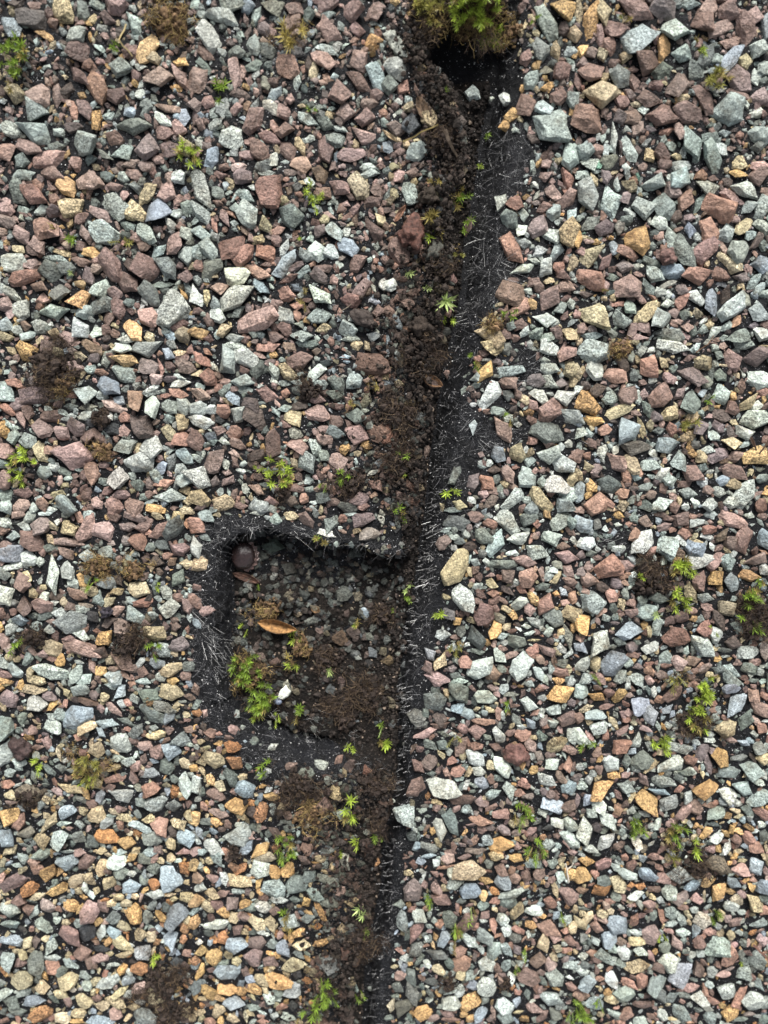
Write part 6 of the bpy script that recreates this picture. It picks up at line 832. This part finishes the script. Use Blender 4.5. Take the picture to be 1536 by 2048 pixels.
def blade(name, u, v, L, W_, A, col, label, cat, curl=.35, cup=.3, lift=.2, thick=.06, mat=None, short=None, serr=0, parts=True):
    """a dry leaf: pointed oval, curled along its length and cupped across, with thickness"""
    k = scale_at(u, v); n_, w_ = 16, 8; T_, B_ = [], []
    Lm, Wm = L*k, W_*k
    for i in range(n_+1):
        t = i/n_; hw = Wm/2*math.sin(math.pi*min(max(t, .001), .999))**.75*(1-.25*t)
        if serr: hw *= 1+serr*math.sin(i*2.6)
        for j in range(w_+1):
            q = j/w_*2-1; x = (t-.5)*Lm; y = q*hw; z = curl*Lm*(4*(t-.5)**2)*.35+cup*hw*q*q+.04*math.sin(7*t+3*q)+.02*Wm*abs(math.sin(9*t+2.5*abs(q)))
            T_.append((x, y, z)); B_.append((x, y, z-thick))
    V = np.array(T_+B_); m_ = len(T_); r = w_+1; F = []
    for i in range(n_):
        for j in range(w_):
            a = i*r+j; F.append((a, a+r, a+r+1, a+1)); F.append((m_+a, m_+a+1, m_+a+r+1, m_+a+r))
    for i in range(n_): F.append((i*r, m_+i*r, m_+i*r+r, i*r+r)); F.append((i*r+w_, i*r+r+w_, m_+i*r+r+w_, m_+i*r+w_))
    for j in range(w_): F.append((j, j+1, m_+j+1, m_+j)); F.append((n_*r+j, m_+n_*r+j, m_+n_*r+j+1, n_*r+j+1))
    cc = np.array(col)*(1+.0*V[:, :1]); edgeq = np.abs(V[:, 1:2])/(np.abs(V[:, 1]).max()+1e-6); cc = cc*(1-.45*edgeq**3)
    c = P3(u, v, lift); root = empty(name, c) if parts else None
    ob = mesh('blade' if parts else name, V, [tuple(f) for f in F], mat or M['leaf'], col=cc, smooth=True, loc=(0,0,0) if parts else c, parent=root)
    if parts:
        sb = SB(); sb.strand([np.array([(t-.5)*Lm, 0, curl*Lm*(4*(t-.5)**2)*.35+.02]) for t in np.linspace(.02, .98, 8)], .05, .02, tuple(np.array(col)*.45)); sb.build('midrib', M['thread'], root)
    top = root if parts else ob; top.rotation_euler = (0, 0, -math.radians(A)); tag(top, label, cat)
    if short: LAND.append((u, v, short))
    return top
blade('dry_leaf', 550, 1263, 82, 32, 12, (.40,.215,.08), 'curled yellow-brown dry leaf lying in the torn hole', 'leaf', .35, 1.25, .45, short='the curled yellow leaf')
blade('leaf_scale', 627, 1232, 22, 17, 30, (.26,.15,.07), 'small brown oval leaf scale on the floor of the hole', 'leaf scale', .2, .4, .12)
blade('leaf_flake', 865, 762, 46, 26, 25, (.16,.085,.04), 'glossy brown leaf flake in the slit beside the black edge', 'leaf flake', .4, .5, .25)
blade('leaf_flake', 790, 905, 40, 16, 78, (.11,.05,.03), 'dark red-brown papery flake on the soil bank', 'leaf flake', .3, .4, .2)
blade('leaf_flake', 848, 225, 58, 30, 60, (.15,.095,.055), 'folded brown papery flake beside the upper slit', 'leaf flake', .35, .5, .25)
blade('leaf_flake', 1108, 1322, 30, 14, 75, (.15,.10,.07), 'thin brown splinter left of a sandy chip', 'leaf flake', .2, .3, .1)
blade('straw_flake', 779, 275, 36, 9, 38, (.46,.34,.20), 'short pale straw-coloured flake above the soil bank', 'straw', .15, .3, .3)
blade('leaf_flake', 1500, 880, 44, 8, 62, (.10,.06,.04), 'dark thin curved stalk flake at the right', 'leaf flake', .2, .3, .3)
Pq, Fq = PROT[3]; kq = scale_at(566, 1396); cq = P3(566, 1396, .3); Pq = Pq*np.array([35*kq, 21*kq, .35]); Pq[:, 2] += Pq[:, 0]*.25
ws = mesh('white_shard', Pq, Fq, M['dust'], col=np.tile((.72,.74,.66), (len(Pq), 1)), loc=cq); ws.rotation_euler = (0, 0, math.radians(70))
tag(ws, 'white broken shell shard standing out in the hole', 'shard'); LAND.append((566, 1396, 'the white shard in the hole'))
lump('seed_bead', 553, 1415, 15, 12, 0, .5, (.20,.24,.32), M['husk'], 'small glossy blue-grey bead under the white shard', 'bead', .1, rough=.02)
lump('grey_disc', 728, 1242, 26, 20, 70, .35, (.20,.24,.26), M['husk'], 'smooth grey-blue disc beside a green star in the hole', 'disc', .05, rough=.03)
hb = lump('seed_husk', 478, 1122, 50, 58, 10, 1.3, (.030,.019,.018), M['husk'], 'smooth dark brown dome-shaped husk under the upper left rim', 'husk', .1, short='the dark domed husk', rough=.05)
sbx = SB(); kk = scale_at(500, 1122)
for i in range(7):
    a = -1.1+i*.36; p = np.array([math.cos(a)*25*kk, math.sin(a)*27*kk, .1]); sbx.leaf(p, unit((math.cos(a), math.sin(a), -.3)), unit((-math.sin(a), math.cos(a), 0)), np.array([0, 0, 1.]), .35, .5, (.10,.06,.05), -.3)
sbx.build('toothed_rim', M['husk'], hb)
blade('leaf_flake', 485, 1168, 60, 20, 20, (.09,.045,.03), 'dark papery flake under the domed husk', 'leaf flake', .3, .5, .2)
lump('reddish_lump', 822, 470, 46, 54, 10, 1.1, (.12,.055,.04), M['leaf'], 'lumpy rust-red crusty flake left of the bright star moss', 'crust', .1, rough=.34, seed=4, short='the rust-red crust')
blade('leaf_flake', 800, 432, 40, 14, -55, (.20,.10,.06), 'thin upright red-brown flake on the rust-red crust', 'leaf flake', .3, .3, .8)
lump('dry_bud', 45, 1492, 42, 36, 60, 1.1, (.055,.035,.032), M['leaf'], 'wrinkled dark brown dry bud near the left edge', 'bud', .1, rough=.30, seed=9, short='the wrinkled dry bud')
lump('dry_bud', 1030, 1503, 44, 42, 0, 1.0, (.16,.085,.07), M['leaf'], 'round puckered red-brown bud right of the slit', 'bud', .15, rough=.25, seed=12, short='the puckered bud')
lump('dry_bud', 1330, 515, 32, 28, 0, .8, (.17,.10,.085), M['leaf'], 'round red-brown pitted bud beneath a big orange chip', 'bud', .2, rough=.25, seed=15)
lump('dry_bud', 218, 1220, 22, 20, 0, .8, (.035,.03,.04), M['leaf'], 'knotted black crumb between grey chips left of the hole', 'crumb', .3, rough=.4, seed=19)
lump('soil_lump', 855, 395, 40, 30, 20, .9, (.035,.027,.02), M['crumb'], 'black soil lump in the upper slit', 'soil lump', .1, rough=.3, seed=22)
lump('soil_lump', 868, 505, 26, 40, 20, 1.0, (.06,.06,.05), M['crumb'], 'mottled grey soil lump left of the olive slit tuft', 'soil lump', .1, rough=.3, seed=23)
lump('soil_lump', 840, 655, 44, 36, 0, 1.0, (.03,.022,.017), M['crumb'], 'dark rounded soil lump below the pale star moss', 'soil lump', .1, rough=.3, seed=24)
lump('soil_lump', 730, 640, 50, 30, 30, .9, (.05,.04,.035), M['crumb'], 'broad crumbly lump left of the slit', 'soil lump', 0, rough=.3, seed=25)
def twig(name, pts, r0, r1, col, label, cat='twig', br=None, short=None):
    P = [P3(u, v, h) for (u, v, h) in pts]; c = P[0]; root = empty(name, c) if br else None
    sb = SB(); fine = []
    for i in range(len(P)-1):
        for t in (0, .33, .66): fine.append(P[i]*(1-t)+P[i+1]*t+np.array([rl.gauss(0, .02), rl.gauss(0, .02), rl.gauss(0, .02)]))
    fine.append(P[-1]); sb.strand(fine, r0, r1, col)
    if br:
        sb.build('stem', M['thread'], root, origin=c)
        for b in br: s2 = SB(); s2.strand([P3(*q) for q in b], r1*1.2, r1*.7, col); s2.build('branch', M['thread'], root, origin=c)
        tag(root, label, cat)
    else: o_ = sb.build(name, M['thread'], None, origin=c); tag(o_, label, cat)
    if short: LAND.append((pts[0][0], pts[0][1], short))
twig('twig', [(888,268,.9),(896,290,.9),(908,312,.7),(922,330,.5)], .16, .05, (.06,.045,.032), 'knobbly dark twig lying in the upper slit')
twig('twig', [(805,292,.9),(840,275,1.2),(874,258,1.0)], .06, .04, (.26,.20,.08), 'thin yellowish stem beside the tan chip at the upper slit')
twig('twig', [(1132,1750,.9),(1128,1730,1.1),(1124,1708,1.2)], .10, .06, (.55,.50,.42), 'pale forked white twig at the lower right of the slit', br=[[(1128,1722,1.1),(1136,1712,1.3),(1138,1704,1.3)]], short='the pale forked twig')
twig('rootlet', [(777,1105,.8),(781,1122,1.0),(778,1140,.6)], .05, .02, (.12,.09,.07), 'thin hanging rootlet at the corner of the hole', 'rootlet')
twig('stalk', [(1505,905,1.0),(1520,880,1.2),(1536,850,1.1),(1550,820,1.0)], .07, .05, (.10,.065,.045), 'dark bent stalk crossing chips at the right edge', 'stalk')
twig('stalk', [(1495,1870,1.0),(1515,1890,1.2),(1545,1925,1.1)], .12, .06, (.16,.09,.07), 'red-brown stalk at the right edge near the bottom', 'stalk')
twig('stalk', [(262,60,1.0),(250,95,1.2),(275,125,1.0)], .07, .04, (.30,.24,.12), 'blurred straw stalk left of the brown tangle near the top', 'stalk')
twig('stalk', [(1380,705,1.1),(1400,690,1.3),(1415,672,1.1)], .05, .03, (.18,.11,.07), 'thin bent stalk over chips at middle right', 'stalk')
twig('glass_splinter', [(680,625,.9),(694,618,1.1),(704,611,1.2)], .03, .015, (.6,.5,.36), 'single pale splinter on a brown chip left of the slit', 'splinter')


# ------------------------------------------------------------------ labels of the chips
SEC = ['right of', 'lower right of', 'below', 'lower left of', 'left of', 'upper left of', 'above', 'upper right of']
for (a, b, nm) in ((0, 0, 'the upper left corner'), (1536, 0, 'the upper right corner'), (0, 2048, 'the lower left corner'), (1536, 2048, 'the lower right corner')): LAND.append((a, b, nm))
def shape(s):
    r = s[2]/s[3]
    return 'slim' if r > 2.1 else 'long' if r > 1.6 else 'squat' if r < 1.18 else ''
used = {}
cand = {}
for i, (s, o) in enumerate(IND):
    w_ = CODE[s[5]][2]; L = []
    for (lu, lv, nm) in LAND:
        d = math.hypot(s[0]-lu, s[1]-lv)
        if d < 330: L.append((d, nm, SEC[int(((math.degrees(math.atan2(s[1]-lv, s[0]-lu))+22.5) % 360)//45)]))
    L.sort(); cand[i] = [(d, (w_, nm, sec)) for d, nm, sec in L]
order = sorted(range(len(IND)), key=lambda i: cand[i][0][0] if cand[i] else 999)
ORD = ['nearest', 'second', 'third', 'fourth', 'fifth', 'sixth', 'seventh', 'eighth', 'ninth', 'tenth']
members = {}
for i in cand:
    for d, k in cand[i]: members.setdefault(k, []).append((d, i))
for k in members: members[k].sort()
nolab = 0
for i, (s, o) in enumerate(IND):
    best = None
    for d, k in cand[i]:
        rank = [j for _, j in members[k]].index(i); cost = d+rank*120
        if best is None or cost < best[0]: best = (cost, k, rank)
    shp = shape(s)
    if best is None: lab = f'large {shp} {CODE[s[5]][2]} stone chip'; nolab += 1
    else:
        _, (w_, nm, sec), rank = best; n_ = len(members[(w_, nm, sec)])
        lab = f'large {shp+" " if shp else ""}{w_} chip, {"nearest" if rank == 0 else ORD[min(rank, 9)]+" one" } {sec} {nm}'
    lab = ' '.join(lab.split())
    if len(lab.split()) > 16: lab = lab.replace('large ', '', 1); used.setdefault(lab, []).append(i)
    tag(o, lab, 'stone chip', 'largest stone chips bedded in the shingles')
print('labels', len(used), 'unlabelled', nolab, 'dups', sum(1 for v in used.values() if len(v) > 1), 'maxwords', max(len(l.split()) for l in used))
